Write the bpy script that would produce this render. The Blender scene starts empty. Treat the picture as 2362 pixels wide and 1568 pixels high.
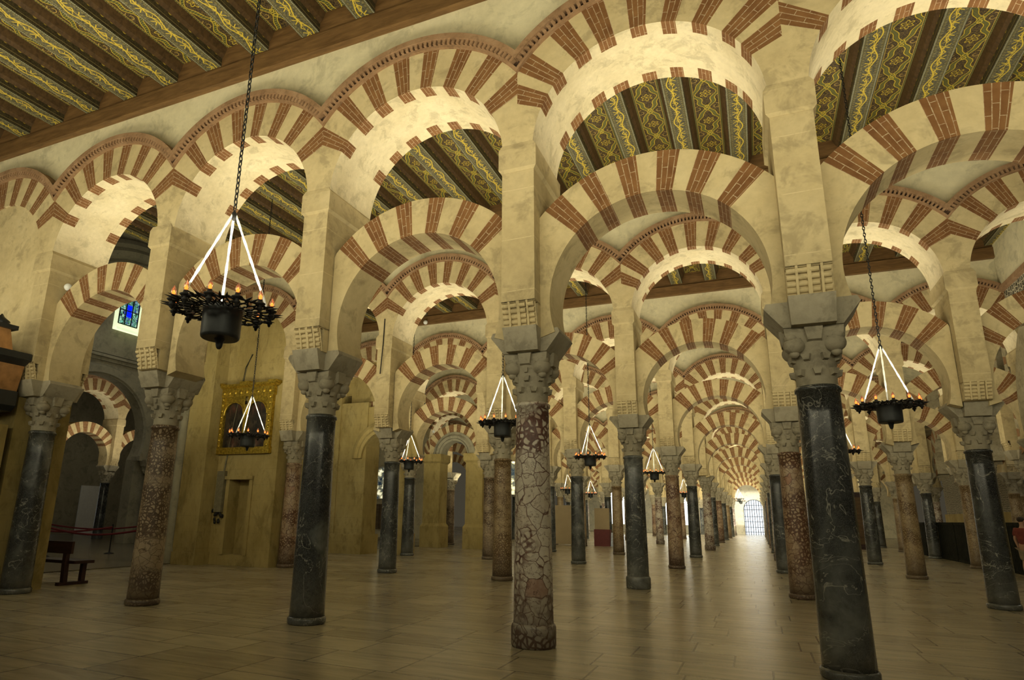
import bpy, bmesh, math, random
from mathutils import Vector, Matrix
PI = math.pi
rnd = random.Random(7)
scn = bpy.context.scene
col = scn.collection

# ------------------------------------------------------------------ nodes
class X:
    """A node socket with arithmetic, so patterns can be written as formulas."""
    def __init__(s, t, sock): s.t = t; s.s = sock
    def _m(s, op, *a):
        n = s.t.nodes.new('ShaderNodeMath'); n.operation = op
        for i, v in enumerate((s,) + a):
            if isinstance(v, X): s.t.links.new(v.s, n.inputs[i])
            else: n.inputs[i].default_value = v
        return X(s.t, n.outputs[0])
    def __add__(s, o): return s._m('ADD', o)
    __radd__ = __add__
    def __sub__(s, o): return s._m('SUBTRACT', o)
    def __rsub__(s, o): return (s * -1.0) + o
    def __mul__(s, o): return s._m('MULTIPLY', o)
    __rmul__ = __mul__
    def __truediv__(s, o): return s._m('DIVIDE', o)
    def abs(s): return s._m('ABSOLUTE')
    def sin(s): return s._m('SINE')
    def cos(s): return s._m('COSINE')
    def sqrt(s): return s._m('SQRT')
    def floor(s): return s._m('FLOOR')
    def atan2(s, o): return s._m('ARCTAN2', o)
    def min(s, o): return s._m('MINIMUM', o)
    def max(s, o): return s._m('MAXIMUM', o)
    def wrap(s, p): return s._m('WRAP', p / 2, -p / 2)       # centred repeat of period p
    def below(s, w, soft=.3):                                 # 1 where s < w, softened
        n = s.t.nodes.new('ShaderNodeMapRange'); n.clamp = True
        s.t.links.new(s.s, n.inputs['Value'])
        n.inputs['From Min'].default_value = w * (1 - soft); n.inputs['From Max'].default_value = w * (1 + soft)
        n.inputs['To Min'].default_value = 1; n.inputs['To Max'].default_value = 0
        return X(s.t, n.outputs['Result'])

class Mat:
    def __init__(s, name, rough=.8, metal=0., spec=.3):
        s.m = bpy.data.materials.new(name); s.m.use_nodes = True
        s.t = s.m.node_tree; s.b = s.t.nodes['Principled BSDF']
        s.b.inputs['Roughness'].default_value = rough; s.b.inputs['Metallic'].default_value = metal
        s.b.inputs['Specular IOR Level'].default_value = spec
    def n(s, t, **k):
        n = s.t.nodes.new(t)
        for a, v in k.items():
            if a in n.inputs: n.inputs[a].default_value = v
            else: setattr(n, a, v)
        return n
    def coord(s, kind='Object', scale=(1, 1, 1), loc=(0, 0, 0)):
        c = s.n('ShaderNodeTexCoord'); mp = s.n('ShaderNodeMapping')
        mp.inputs['Scale'].default_value = scale; mp.inputs['Location'].default_value = loc
        s.t.links.new(c.outputs[kind], mp.inputs[0]); return mp.outputs[0]
    def world(s, scale=(1, 1, 1)):
        c = s.n('ShaderNodeNewGeometry'); mp = s.n('ShaderNodeMapping'); mp.inputs['Scale'].default_value = scale
        s.t.links.new(c.outputs['Position'], mp.inputs[0]); return mp.outputs[0]
    def jitter(s, vec):
        i = s.n('ShaderNodeObjectInfo'); k = s.n('ShaderNodeVectorMath'); k.operation = 'SCALE'; k.inputs[0].default_value = (17, 29, 41)
        s.t.links.new(i.outputs['Random'], k.inputs['Scale']); a = s.n('ShaderNodeVectorMath'); a.operation = 'ADD'
        s.t.links.new(vec, a.inputs[0]); s.t.links.new(k.outputs[0], a.inputs[1]); return a.outputs[0]
    def noise(s, vec, scale, detail=3, rough=.55, dist=0.):
        n = s.n('ShaderNodeTexNoise'); s.t.links.new(vec, n.inputs['Vector'])
        n.inputs['Scale'].default_value = scale; n.inputs['Detail'].default_value = detail
        n.inputs['Roughness'].default_value = rough; n.inputs['Distortion'].default_value = dist
        return X(s.t, n.outputs['Fac'])
    def voro(s, vec, scale, feature='DISTANCE_TO_EDGE', out='Distance', rnd=1.):
        n = s.n('ShaderNodeTexVoronoi'); n.feature = feature; s.t.links.new(vec, n.inputs['Vector'])
        n.inputs['Scale'].default_value = scale; n.inputs['Randomness'].default_value = rnd
        return X(s.t, n.outputs[out])
    def fmix(s, f, a, b): return a + (b - a) * f
    def ramp(s, fac, stops):
        n = s.n('ShaderNodeValToRGB'); e = n.color_ramp.elements
        while len(e) < len(stops): e.new(.5)
        for q, (p, c) in zip(e, stops): q.position = p; q.color = (*c, 1)
        s.t.links.new(fac.s if isinstance(fac, X) else fac, n.inputs[0]); return n.outputs[0]
    def mix(s, fac, a, b, mode='MIX'):
        n = s.n('ShaderNodeMix'); n.data_type = 'RGBA'; n.blend_type = mode
        for v, i in ((fac, 0), (a, 6), (b, 7)):
            if isinstance(v, X): v = v.s
            if isinstance(v, (int, float)): n.inputs[i].default_value = v
            elif isinstance(v, tuple): n.inputs[i].default_value = (*v, 1)
            else: s.t.links.new(v, n.inputs[i])
        return n.outputs[2]
    def color(s, c):
        if isinstance(c, tuple): s.b.inputs['Base Color'].default_value = (*c, 1)
        else: s.t.links.new(c, s.b.inputs['Base Color'])
        return s
    def bump(s, h, strength=.3, dist=.01):
        n = s.n('ShaderNodeBump'); n.inputs['Strength'].default_value = strength; n.inputs['Distance'].default_value = dist
        s.t.links.new(h.s if isinstance(h, X) else h, n.inputs['Height']); s.t.links.new(n.outputs[0], s.b.inputs['Normal'])
        return s
    def uv(s):
        c = s.n('ShaderNodeTexCoord'); sp = s.n('ShaderNodeSeparateXYZ'); s.t.links.new(c.outputs['UV'], sp.inputs[0])
        return X(s.t, sp.outputs[0]), X(s.t, sp.outputs[1]), c.outputs['UV']

M = {}
def stone(name, a, b, c, scale=1., bump=.25, rough=.85, streak=False, joints=0, jt=1.25):
    m = Mat(name, rough)
    w = m.world((1, 1, .5) if streak else (1, 1, 1))
    n1 = m.noise(w, 1.1 * scale, 3, .62); n2 = m.noise(w, 9 * scale, 3, .65)
    c1 = m.ramp(n1, [(.3, a), (.5, b), (.72, c)])
    c2 = m.mix(.35, c1, m.ramp(n2, [(.3, tuple(x * .72 for x in b)), (.7, tuple(min(1, x * 1.15) for x in b))]))
    stain = m.noise(w, 2.6 * scale, 4, .72, .4)
    c2 = m.mix(stain.below(.42, .14) * .42, c2, tuple(x * .5 for x in a))
    if joints:
        g = m.n('ShaderNodeNewGeometry'); sp = m.n('ShaderNodeSeparateXYZ'); m.t.links.new(g.outputs['Position'], sp.inputs[0])
        wob = (n1 - .5) * .05; z = X(m.t, sp.outputs[2]) + wob; u = X(m.t, sp.outputs[0]) + X(m.t, sp.outputs[1]) + wob
        row = (z / joints).floor(); ju = (u + (row * 2.1).sin() * .4).wrap(joints * 1.9).abs()
        j = z.wrap(joints).abs().below(.005, .6)
        if joints < .6: j = j.max(ju.below(.005, .6))
        c2 = m.mix(j * (n2.below(.55, .15)) * .55, c2, tuple(min(1, x * jt) for x in c))
    m.color(c2); m.bump(n2, bump * 1.2, .014); M[name] = m.m; return m
stone('stone', (.42, .33, .175), (.53, .425, .235), (.60, .495, .295))
stone('pier_stone', (.37, .29, .155), (.47, .375, .205), (.55, .45, .265), joints=.72)
stone('stone_soffit', (.55, .46, .28), (.64, .55, .36), (.71, .62, .43), 1.4)
stone('plaster', (.60, .535, .35), (.68, .61, .41), (.72, .655, .45), .7, .08)
stone('capital_stone', (.27, .235, .165), (.35, .31, .225), (.42, .375, .28), 1.6, .3)
stone('gray_stone', (.21, .19, .135), (.28, .255, .18), (.33, .30, .215), .8, .2)
stone('ochre_stone', (.24, .175, .055), (.36, .275, .105), (.45, .36, .16), .9, .3, streak=True, joints=.46, jt=.45)
stone('cornice_brick', (.22, .125, .065), (.31, .185, .10), (.40, .26, .155), 3, .2)
stone('cornice_recess_shade', (.05, .028, .016), (.08, .045, .028), (.11, .065, .04), 3, .2)  # darker brick: shade between the teeth put into the colour
stone('carved', (.22, .18, .11), (.33, .28, .18), (.40, .35, .24), 3, .4)

def brick():
    m = Mat('voussoir_brick', .85)
    u, v, uv = m.uv()
    b = m.n('ShaderNodeTexBrick'); m.t.links.new(uv, b.inputs['Vector'])
    b.inputs['Color1'].default_value = (.15, .062, .020, 1); b.inputs['Color2'].default_value = (.25, .115, .040, 1)
    b.inputs['Mortar'].default_value = (.55, .45, .30, 1); b.inputs['Scale'].default_value = 1
    b.inputs['Mortar Size'].default_value = .0045; b.inputs['Brick Width'].default_value = .29; b.inputs['Row Height'].default_value = .068
    b.inputs['Mortar Smooth'].default_value = .3; b.inputs['Bias'].default_value = -.2
    w = m.world(); n = m.noise(w, 6, 3); n2 = m.noise(w, 40, 2)
    c = m.mix(.55, b.outputs[0], m.ramp(n, [(.3, (.13, .055, .018)), (.7, (.25, .128, .048))]))
    c = m.mix(b.outputs['Fac'], c, m.mix(n2.below(.5, .4), (.50, .41, .27), (.28, .15, .08)))
    m.color(c); m.bump(n2, .25, .01); M['brick'] = m.m
brick()

def marble_black(name='black_marble', tone=1.):
    m = Mat(name, .24, 0, .5); o0 = m.coord('Object'); o = m.jitter(o0)
    w1 = m.noise(o, 1.6, 4, .6, .6); veins = (m.noise(o, 1.3, 4, .62, 1.6) - .5).abs()
    v2 = (m.noise(o, 4.5, 3, .6, 1.) - .5).abs()
    sp = m.voro(o, 26, 'F1', 'Distance')
    base = m.ramp(w1, [(.34, (.009 * tone, .0095 * tone, .010 * tone)), (.52, (.024 * tone, .026 * tone, .026 * tone)), (.66, (.085 * tone, .088 * tone, .083 * tone)), (.8, (.15 * tone, .15 * tone, .14 * tone))])
    c = m.mix(veins.below(.0042, .7) * .8, base, (.30, .29, .25))
    c = m.mix(v2.below(.003, .8) * .2, c, (.26, .25, .23))
    scr = (m.noise(o, 21, 3, .7, 2.) - .5).abs(); c = m.mix(scr.below(.012, .8) * w1.below(.56, .2) * .6, c, (.22, .22, .20))
    c = m.mix(sp.below(.10, .6) * (w1.below(.5, .25)) * .4, c, (.2, .2, .18))
    # worn grey foot
    g = m.n('ShaderNodeSeparateXYZ'); m.t.links.new(o0, g.inputs[0]); z = X(m.t, g.outputs[2])
    c = m.mix(z.below(.55, .6) * m.noise(o, 14, 4) * .9, c, (.14, .14, .125))
    m.color(c); M[name] = m.m
marble_black('black_marble', 1.35); marble_black('grey_marble', 2.2)

def breccia(name, light, mid, dark, scale=6.5, edge=.055, red=(.30, .10, .05)):
    m = Mat(name, .42, 0, .4); o0 = m.coord('Object'); o = m.jitter(o0)
    d = m.noise(o, 3, 4); mp = m.n('ShaderNodeVectorMath'); mp.operation = 'ADD'
    nv = m.n('ShaderNodeTexNoise'); m.t.links.new(o, nv.inputs['Vector']); nv.inputs['Scale'].default_value = 5
    sc = m.n('ShaderNodeVectorMath'); sc.operation = 'SCALE'; sc.inputs['Scale'].default_value = .12
    m.t.links.new(nv.outputs['Color'], sc.inputs[0]); m.t.links.new(o, mp.inputs[0]); m.t.links.new(sc.outputs[0], mp.inputs[1])
    vec = mp.outputs[0]
    e1 = m.voro(vec, scale); e2 = m.voro(vec, scale * 2.7)
    ci = m.voro(vec, scale, 'F1', 'Color')
    big = m.noise(o, 2.2, 3)
    reg = m.noise(m.jitter(m.coord('Object', (.7, .7, 1.3))), 1.7, 3).below(.49, .10)
    ci2 = m.voro(vec, scale * 2.3, 'F1', 'Color'); e2 = m.voro(vec, scale * 2.3)
    clast = m.ramp(ci, [(0, mid), (.45, light), (.8, tuple(x * .85 for x in light)), (1, red)])
    clast = m.mix(reg, clast, m.ramp(ci2, [(0, mid), (.35, light), (.8, tuple(x * .85 for x in light)), (1, red)]))
    clast = m.mix(.3, clast, m.ramp(m.noise(o, 18, 4), [(.3, tuple(x * .6 for x in mid)), (.7, light)]))
    mat_ = m.ramp(m.noise(o, 30, 3), [(.35, dark), (.7, tuple(x * 1.9 for x in dark))])
    crack = (m.noise(o, 3.2, 6, .65, 1.2) - .5).abs()
    mask = m.fmix(reg, e1.below(edge * .42, .6).max(crack.below(.008, .8) * .9), e2.below(edge * 2.4 + .03, .3))
    c = m.mix(mask, clast, mat_)
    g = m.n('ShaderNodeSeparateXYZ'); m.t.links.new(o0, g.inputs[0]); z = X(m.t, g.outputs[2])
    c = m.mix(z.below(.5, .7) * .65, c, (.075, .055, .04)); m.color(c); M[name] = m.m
breccia('breccia', (.66, .60, .49), (.50, .42, .32), (.085, .04, .028), 5.5, .055)
breccia('tan_breccia', (.36, .27, .15), (.26, .18, .09), (.085, .05, .022), 9, .05, (.30, .2, .1))
breccia('red_breccia', (.42, .31, .20), (.22, .13, .07), (.07, .032, .018), 6.5, .06)
breccia('brown_breccia', (.36, .28, .18), (.25, .18, .11), (.06, .038, .022), 8, .06, (.26, .16, .09))

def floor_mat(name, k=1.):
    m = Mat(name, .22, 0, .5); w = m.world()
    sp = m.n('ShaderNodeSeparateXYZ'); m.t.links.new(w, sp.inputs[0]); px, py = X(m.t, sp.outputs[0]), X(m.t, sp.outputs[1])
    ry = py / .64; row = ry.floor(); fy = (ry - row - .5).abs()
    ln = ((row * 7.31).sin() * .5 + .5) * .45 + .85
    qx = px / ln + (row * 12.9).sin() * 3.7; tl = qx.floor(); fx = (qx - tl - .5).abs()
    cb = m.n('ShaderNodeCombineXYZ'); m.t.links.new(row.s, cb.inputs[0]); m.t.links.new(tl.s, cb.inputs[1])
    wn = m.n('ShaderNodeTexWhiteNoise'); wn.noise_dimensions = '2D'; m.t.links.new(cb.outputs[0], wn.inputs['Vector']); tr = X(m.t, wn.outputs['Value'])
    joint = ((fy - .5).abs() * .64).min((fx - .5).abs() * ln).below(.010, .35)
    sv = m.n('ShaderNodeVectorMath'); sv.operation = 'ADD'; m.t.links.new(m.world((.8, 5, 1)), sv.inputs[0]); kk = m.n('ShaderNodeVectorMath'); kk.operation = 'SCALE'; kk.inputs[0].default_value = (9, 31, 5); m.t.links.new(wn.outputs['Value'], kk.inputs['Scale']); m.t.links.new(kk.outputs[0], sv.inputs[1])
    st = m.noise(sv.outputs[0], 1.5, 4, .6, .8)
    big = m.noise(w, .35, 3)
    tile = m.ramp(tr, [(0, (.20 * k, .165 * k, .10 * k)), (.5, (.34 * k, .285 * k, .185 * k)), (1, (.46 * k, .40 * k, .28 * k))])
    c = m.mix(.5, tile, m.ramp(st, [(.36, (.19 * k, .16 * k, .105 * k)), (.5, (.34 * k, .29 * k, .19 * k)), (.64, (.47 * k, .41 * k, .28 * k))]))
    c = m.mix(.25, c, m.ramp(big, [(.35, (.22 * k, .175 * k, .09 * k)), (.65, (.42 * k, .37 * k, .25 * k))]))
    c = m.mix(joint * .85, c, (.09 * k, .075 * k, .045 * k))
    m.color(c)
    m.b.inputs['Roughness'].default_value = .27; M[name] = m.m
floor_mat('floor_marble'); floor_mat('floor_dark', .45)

def wood(name, a, b, rough=.6, axis=(1, 6, 6)):
    m = Mat(name, rough); n = m.noise(m.world(axis), 2.2, 5, .6, .5); m.color(m.ramp(n, [(.3, a), (.7, b)])); M[name] = m.m
wood('wood_fascia', (.10, .052, .018), (.20, .11, .042))
wood('wood_dark', (.05, .028, .011), (.11, .062, .024))
wood('bench_wood', (.018, .007, .005), (.04, .014, .01), .5)
wood('panel_wood', (.14, .10, .06), (.22, .16, .10))

GOLD = (.62, .46, .05)
def painted(name, kind):
    m = Mat(name, .55, 0, .3); u, v, uv = m.uv()
    o = m.world()
    fine = m.voro(o, 22); n = m.noise(o, 12, 4)
    if kind == 'panel':                                     # carved board: bead cords, lobed medallions, gold lines
        # each board gets its own phase and period from its x position
        g = m.n('ShaderNodeNewGeometry'); sp = m.n('ShaderNodeSeparateXYZ'); m.t.links.new(g.outputs['Position'], sp.inputs[0])
        idx = ((X(m.t, sp.outputs[0]) + 7.05) / 1.1).floor()
        ph = (idx * 2.39).sin(); uu = u + ph * .7
        bg = m.ramp(n, [(.35, (.028, .018, .012)), (.65, (.075, .05, .035))])
        c = m.mix(fine.below(.05, .6) * .55, bg, (.34, .24, .05))
        P = .95
        w1 = uu.wrap(P); k = uu * (2 * PI / P)
        edge = (k.cos() * .085 + .125 + (k * 3.0).cos() * (.03 + 0) + ph * (k * 2.0).sin() * .03)
        d = (v.abs() - edge).abs()
        c = m.mix(((d - .042).abs()).below(.008, .4), c, GOLD)
        cord = d.below(.030, .2); bead = ((u.wrap(.04)).abs()).below(.014, .3)
        c = m.mix(cord, c, m.mix(bead, (.015, .008, .005), (.20, .20, .06)))
        # medallion flower in each lobe
        r = (w1 * w1 + v * v).sqrt(); a = v.atan2(w1)
        fl = (r - (a * 6.0).cos() * .022 - .085).abs()
        c = m.mix(fl.below(.009, .4), c, GOLD)
        fl2 = ((a * 4.0).cos().abs() * r).below(.010, .4) * r.below(.06, .1)
        c = m.mix(fl2, c, GOLD)
        w2 = (uu + P / 2).wrap(P); r2 = ((w2.abs() - .05) * (w2.abs() - .05) + (v.abs() - .0) * (v.abs() - .0)).sqrt()
        c = m.mix((r2 - .035).abs().below(.008, .4), c, GOLD)
        # corner scrolls
        r3 = (w2 * w2 + (v.abs() - .17) * (v.abs() - .17)).sqrt(); a3 = (v.abs() - .17).atan2(w2)
        sc = ((r3 - .02 - (a3 + PI) * .012).abs()).below(.007, .5)
        c = m.mix(sc, c, (.5, .34, .10))
        bd = (v.abs() - .262).abs()
        bd2 = (bd * bd + u.wrap(.042) * u.wrap(.042)).sqrt()
        c = m.mix(bd.below(.024, .1), c, (.015, .010, .006)); c = m.mix(bd2.below(.017, .25), c, (.22, .22, .07))
        c = m.mix((v.abs() - .232).abs().below(.006, .3), c, (.5, .36, .08))
        m.bump(cord, .5, .02)
    elif kind == 'bottom':                                  # underside of a beam: chain of loops on blue-grey
        bg = m.ramp(n, [(.3, (.036, .033, .022)), (.7, (.10, .092, .06))])
        c = m.mix(fine.below(.05, .6) * .5, bg, (.26, .24, .14))
        g = m.n('ShaderNodeNewGeometry'); sp = m.n('ShaderNodeSeparateXYZ'); m.t.links.new(g.outputs['Position'], sp.inputs[0])
        alt = ((X(m.t, sp.outputs[0]) / 1.1 + .41).floor() * PI / 2 * 1.0).sin().abs()
        stem = v.abs().below(.008, .4).max((u.wrap(.30).abs() * .8 + v.abs() - .05).abs().below(.010, .4)).max(((u + .15).wrap(.30).abs() - v.abs() * .6).abs().below(.009, .5) * v.abs().below(.085, .05))
        c = m.mix(stem * alt, c, GOLD)
        c = m.mix((v.abs() - .12).abs().below(.018, .3) * (u.wrap(.07).abs().below(.018, .4)) * .5, c, (.25, .20, .07))
        k = u * (2 * PI / .62)
        d = (v.abs() - (k.cos() * .042 + .05)).abs(); na = 1.0 - alt; c = m.mix(d.below(.0105, .4) * na, c, GOLD)
        k2 = u * (2 * PI / .31); d2 = (v - k2.sin() * .022).abs()
        c = m.mix(d2.below(.009, .4) * na, c, GOLD)
        lf = ((u.wrap(.155).abs() * 1.2 - v.abs()).abs()).below(.010, .4) * v.abs().below(.055, .05)
        c = m.mix(lf * na, c, (.48, .35, .05))
        bd = ((v.abs() - .165).abs() * (v.abs() - .165).abs() + u.wrap(.03) * u.wrap(.03)).sqrt()
        c = m.mix(bd.below(.010, .3), c, (.34, .33, .22))
        c = m.mix((v.abs() - .138).abs().below(.006, .3), c, (.12, .10, .03))
    else:                                                   # beam flank: gold vine on near black
        bg = m.ramp(n, [(.3, (.02, .015, .008)), (.7, (.065, .05, .026))])
        c = m.mix(fine.below(.05, .6) * .5, bg, (.13, .11, .05))
        k = u * (2 * PI / .42); d = (v - k.sin() * .06 - (k * 2.0).sin() * .025).abs()
        c = m.mix(d.below(.013, .4), c, (.58, .43, .06))
        w = u.wrap(.42); r = ((w - .1) * (w - .1) + (v + .02) * (v + .02) * .6).sqrt()
        c = m.mix((r - .03).below(.014, .5), c, (.70, .50, .05))
        c = m.mix((v.abs() - .16).abs().below(.006, .4), c, (.25, .20, .08))
    m.color(c); M[name] = m.m
painted('beam_bottom', 'bottom'); painted('beam_side', 'side'); painted('ceiling_paint', 'panel')

def plain(name, c, rough=.5, metal=0., spec=.4, var=.25, scale=8):
    m = Mat(name, rough, metal, spec); n = m.noise(m.coord('Object'), scale, 4)
    m.color(m.ramp(n, [(.3, tuple(x * (1 - var) for x in c)), (.7, tuple(min(1, x * (1 + var)) for x in c))])); M[name] = m.m; return m
plain('iron', (.014, .013, .012), .55, .3)
plain('iron_drum', (.035, .037, .037), .42, .6)
plain('rod_metal', (.92, .91, .88), .3, .0, .6, var=.02)
plain('gold', (.48, .33, .045), .35, .75, var=.5, scale=16)
plain('red_rope', (.13, .012, .012), .8)
plain('red_shirt', (.16, .035, .025), .9); plain('khaki', (.27, .21, .13), .9); plain('skin', (.42, .24, .15), .6, var=.08); plain('hair', (.03, .02, .012), .7)
plain('fence_dark', (.010, .011, .007), .85, 0, .1, var=.5, scale=5)
plain('beige_board', (.34, .26, .15), .8, var=.08, scale=2); plain('maroon', (.13, .03, .03), .7, var=.12)
plain('white_paint', (.72, .72, .70), .6, var=.06); plain('grey_box', (.17, .15, .09), .6)
plain('orange_marble', (.34, .17, .06), .4); plain('black_stone', (.016, .018, .018), .3)
plain('blue_bag', (.45, .50, .62), .4)
def canvas():
    m = Mat('dark_canvas', .5); o = m.coord('Generated')
    a = m.noise(o, 3.2, 4, .6, .5); b = m.noise(o, 5.5, 5, .6, 1.)
    c = m.ramp(a, [(.35, (.006, .006, .005)), (.55, (.03, .02, .012)), (.68, (.11, .04, .025)), (.8, (.26, .19, .11))])
    m.color(m.mix(.35, c, m.ramp(b, [(.45, (.008, .008, .007)), (.75, (.16, .12, .08))]))); M['canvas'] = m.m
canvas()
def emit(name, c, s):
    m = Mat(name); m.color(c); m.b.inputs['Emission Color'].default_value = (*c, 1); m.b.inputs['Emission Strength'].default_value = s; M[name] = m.m
emit('bulb_glow', (1., .17, .02), 4.); emit('daylight', (.80, .90, 1.), 1.7); emit('splay_glow', (.85, .95, .62), .75)
def glass_bulb():
    m = Mat('bulb_glass', .05); m.b.inputs['Transmission Weight'].default_value = .9; m.color((1, .8, .65))
    m.b.inputs['Emission Color'].default_value = (1, .25, .06, 1); m.b.inputs['Emission Strength'].default_value = .06; M['bulb_glass'] = m.m
glass_bulb()
def stained():
    m = Mat('stained_glass', .3); u, v, uv = m.uv()
    w = u.abs().below(.13, .15) * v.abs().below(.3, .1)
    vo = m.n('ShaderNodeTexVoronoi'); m.t.links.new(uv, vo.inputs['Vector']); vo.inputs['Scale'].default_value = 9
    c = m.ramp(X(m.t, vo.outputs['Color']), [(.2, (.03, .10, .05)), (.45, (.10, .32, .25)), (.6, (.25, .42, .30)), (.8, (.02, .05, .20))])
    e = m.voro(uv, 9); c = m.mix(e.below(.05, .3), c, (.005, .006, .006)); c = m.mix(w, c, (.0, .01, .85))
    m.color(c); m.t.links.new(c, m.b.inputs['Emission Color']); m.b.inputs['Emission Strength'].default_value = 1.3; M['stained'] = m.m
    m = Mat('picture_window', .3); n = m.noise(m.world(), 2.5, 4, .6, .4)
    c = m.ramp(n, [(.38, (.01, .02, .03)), (.5, (.12, .12, .08)), (.58, (.75, .70, .42)), (.7, (.9, .9, .75))])
    m.color(c); m.t.links.new(c, m.b.inputs['Emission Color']); m.b.inputs['Emission Strength'].default_value = 1.1; M['picture_window'] = m.m
stained()
def lattice():
    m = Mat('carved_lattice', .8); w = m.world((1, 1, 1)); e = m.voro(w, 7, rnd=.7); e2 = m.voro(w, 16)
    c = m.mix(e.below(.10, .3).max(e2.below(.07, .4) * .7), (.02, .017, .012), (.50, .45, .33)); m.color(c); m.bump(e.below(.1, .5), .6, .03); M['carved_lattice'] = m.m
lattice()

# ------------------------------------------------------------------ mesh builder
class MB:
    def __init__(s): s.v = []; s.f = []; s.mi = []; s.uv = []; s.sm = []
    def face(s, pts, mi=0, uv=None, smooth=False):
        b = len(s.v); s.v += [tuple(p) for p in pts]; s.f.append(tuple(range(b, b + len(pts)))); s.mi.append(mi)
        s.uv.append(uv or [(p[0], p[1]) for p in pts]); s.sm.append(smooth)
    def grid(s, rows, mi=0, smooth=True, closed=False):
        b = len(s.v); n = len(rows[0])
        for r in rows: s.v += [tuple(p) for p in r]
        for i in range(len(rows) - 1):
            for j in range(n if closed else n - 1):
                k = (j + 1) % n
                s.f.append((b + i * n + j, b + i * n + k, b + (i + 1) * n + k, b + (i + 1) * n + j)); s.mi.append(mi); s.uv.append(None); s.sm.append(smooth)
    def box(s, x0, x1, y0, y1, z0, z1, mi=0, taper=None):
        a = [(x0, y0, z0), (x1, y0, z0), (x1, y1, z0), (x0, y1, z0)]
        t = taper or (x0, x1, y0, y1)
        b = [(t[0], t[2], z1), (t[1], t[2], z1), (t[1], t[3], z1), (t[0], t[3], z1)]
        s.face(a[::-1], mi); s.face(b, mi)
        for i in range(4):
            j = (i + 1) % 4; s.face([a[i], a[j], b[j], b[i]], mi)
    def lathe(s, prof, n=24, c=(0, 0), mi=0, smooth=True, cap=True, sx=1., sy=1.):
        rows = [[(c[0] + r * sx * math.cos(2 * PI * k / n), c[1] + r * sy * math.sin(2 * PI * k / n), z) for k in range(n)] for r, z in prof]
        s.grid(rows, mi, smooth, True)
        if cap:
            s.face(rows[0][::-1], mi); s.face(rows[-1], mi)
    def ball(s, c, r, n=10, m=6, mi=0):
        r = r if isinstance(r, tuple) else (r, r, r)
        rows = [[(c[0] + r[0] * math.sin(PI * i / m) * math.cos(2 * PI * k / n), c[1] + r[1] * math.sin(PI * i / m) * math.sin(2 * PI * k / n), c[2] - r[2] * math.cos(PI * i / m)) for k in range(n)] for i in range(m + 1)]
        s.grid(rows, mi, True, True)
    def tube(s, pts, r, n=6, mi=0, closed=False):
        pts = [Vector(p) for p in pts]; rows = []; N = len(pts)
        for i, p in enumerate(pts):
            a = pts[(i - 1) % N] if closed else pts[max(i - 1, 0)]
            b = pts[(i + 1) % N] if closed else pts[min(i + 1, N - 1)]
            d = (b - a).normalized(); u = d.cross(Vector((0, 0, 1)) if abs(d.z) < .95 else Vector((1, 0, 0))).normalized(); w = d.cross(u)
            rr = r[i] if isinstance(r, (list, tuple)) else r
            rows.append([p + (u * math.cos(2 * PI * k / n) + w * math.sin(2 * PI * k / n)) * rr for k in range(n)])
        if closed: rows.append(rows[0])
        s.grid(rows, mi, True, True)
        if not closed: s.face(rows[0][::-1], mi); s.face(rows[-1], mi)
    def mesh(s, name, mats, merge=False):
        me = bpy.data.meshes.new(name); me.from_pydata(s.v, [], s.f)
        for m in (mats if isinstance(mats, (list, tuple)) else [mats]): me.materials.append(M[m] if isinstance(m, str) else m)
        me.polygons.foreach_set('material_index', s.mi); me.polygons.foreach_set('use_smooth', s.sm)
        ul = me.uv_layers.new(name='UVMap'); k = 0
        for f, uv in zip(s.f, s.uv):
            for j in range(len(f)):
                if uv: ul.data[k].uv = uv[j]
                k += 1
        bm = bmesh.new(); bm.from_mesh(me)
        if merge: bmesh.ops.remove_doubles(bm, verts=bm.verts, dist=1e-5)
        bmesh.ops.recalc_face_normals(bm, faces=bm.faces); bm.to_mesh(me); bm.free(); me.update()
        return me

def put(name, me, parent=None, loc=(0, 0, 0), rot=0.):
    o = bpy.data.objects.new(name, me); col.objects.link(o); o.location = loc; o.rotation_euler = (0, 0, rot) if not isinstance(rot, tuple) else rot
    if parent: o.parent = parent
    return o
def tag(o, label, cat, group=None, kind='thing'):
    o['label'] = label; o['category'] = cat; o['kind'] = kind
    if group: o['group'] = group
    return o
def thing(name, label, cat, loc=(0, 0, 0), rot=0., group=None):
    o = bpy.data.objects.new(name, None); col.objects.link(o); o.location = loc; o.rotation_euler = (0, 0, rot); o.empty_display_size = .2
    return tag(o, label, cat, group)
def struct(name, me, loc=(0, 0, 0), rot=0., label=None):
    o = put(name, me, None, loc, rot); o['kind'] = 'structure'
    if label: o['label'] = label
    return o

# ------------------------------------------------------------------ architecture constants
BAY = 3.3; HB = BAY / 2
YS = [0.0, 7.42, 14.42, 21.45, 28.6, 35.7, 42.7, 49.7, 56.7, 63.7, 70.7]      # arcade lines
TU, TL = .57, .31            # half thickness of the upper and lower arches
ROWN = ['nearest', 'second', 'third', 'fourth', 'fifth', 'sixth', 'seventh', 'eighth', 'ninth', 'tenth', 'eleventh']

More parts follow.
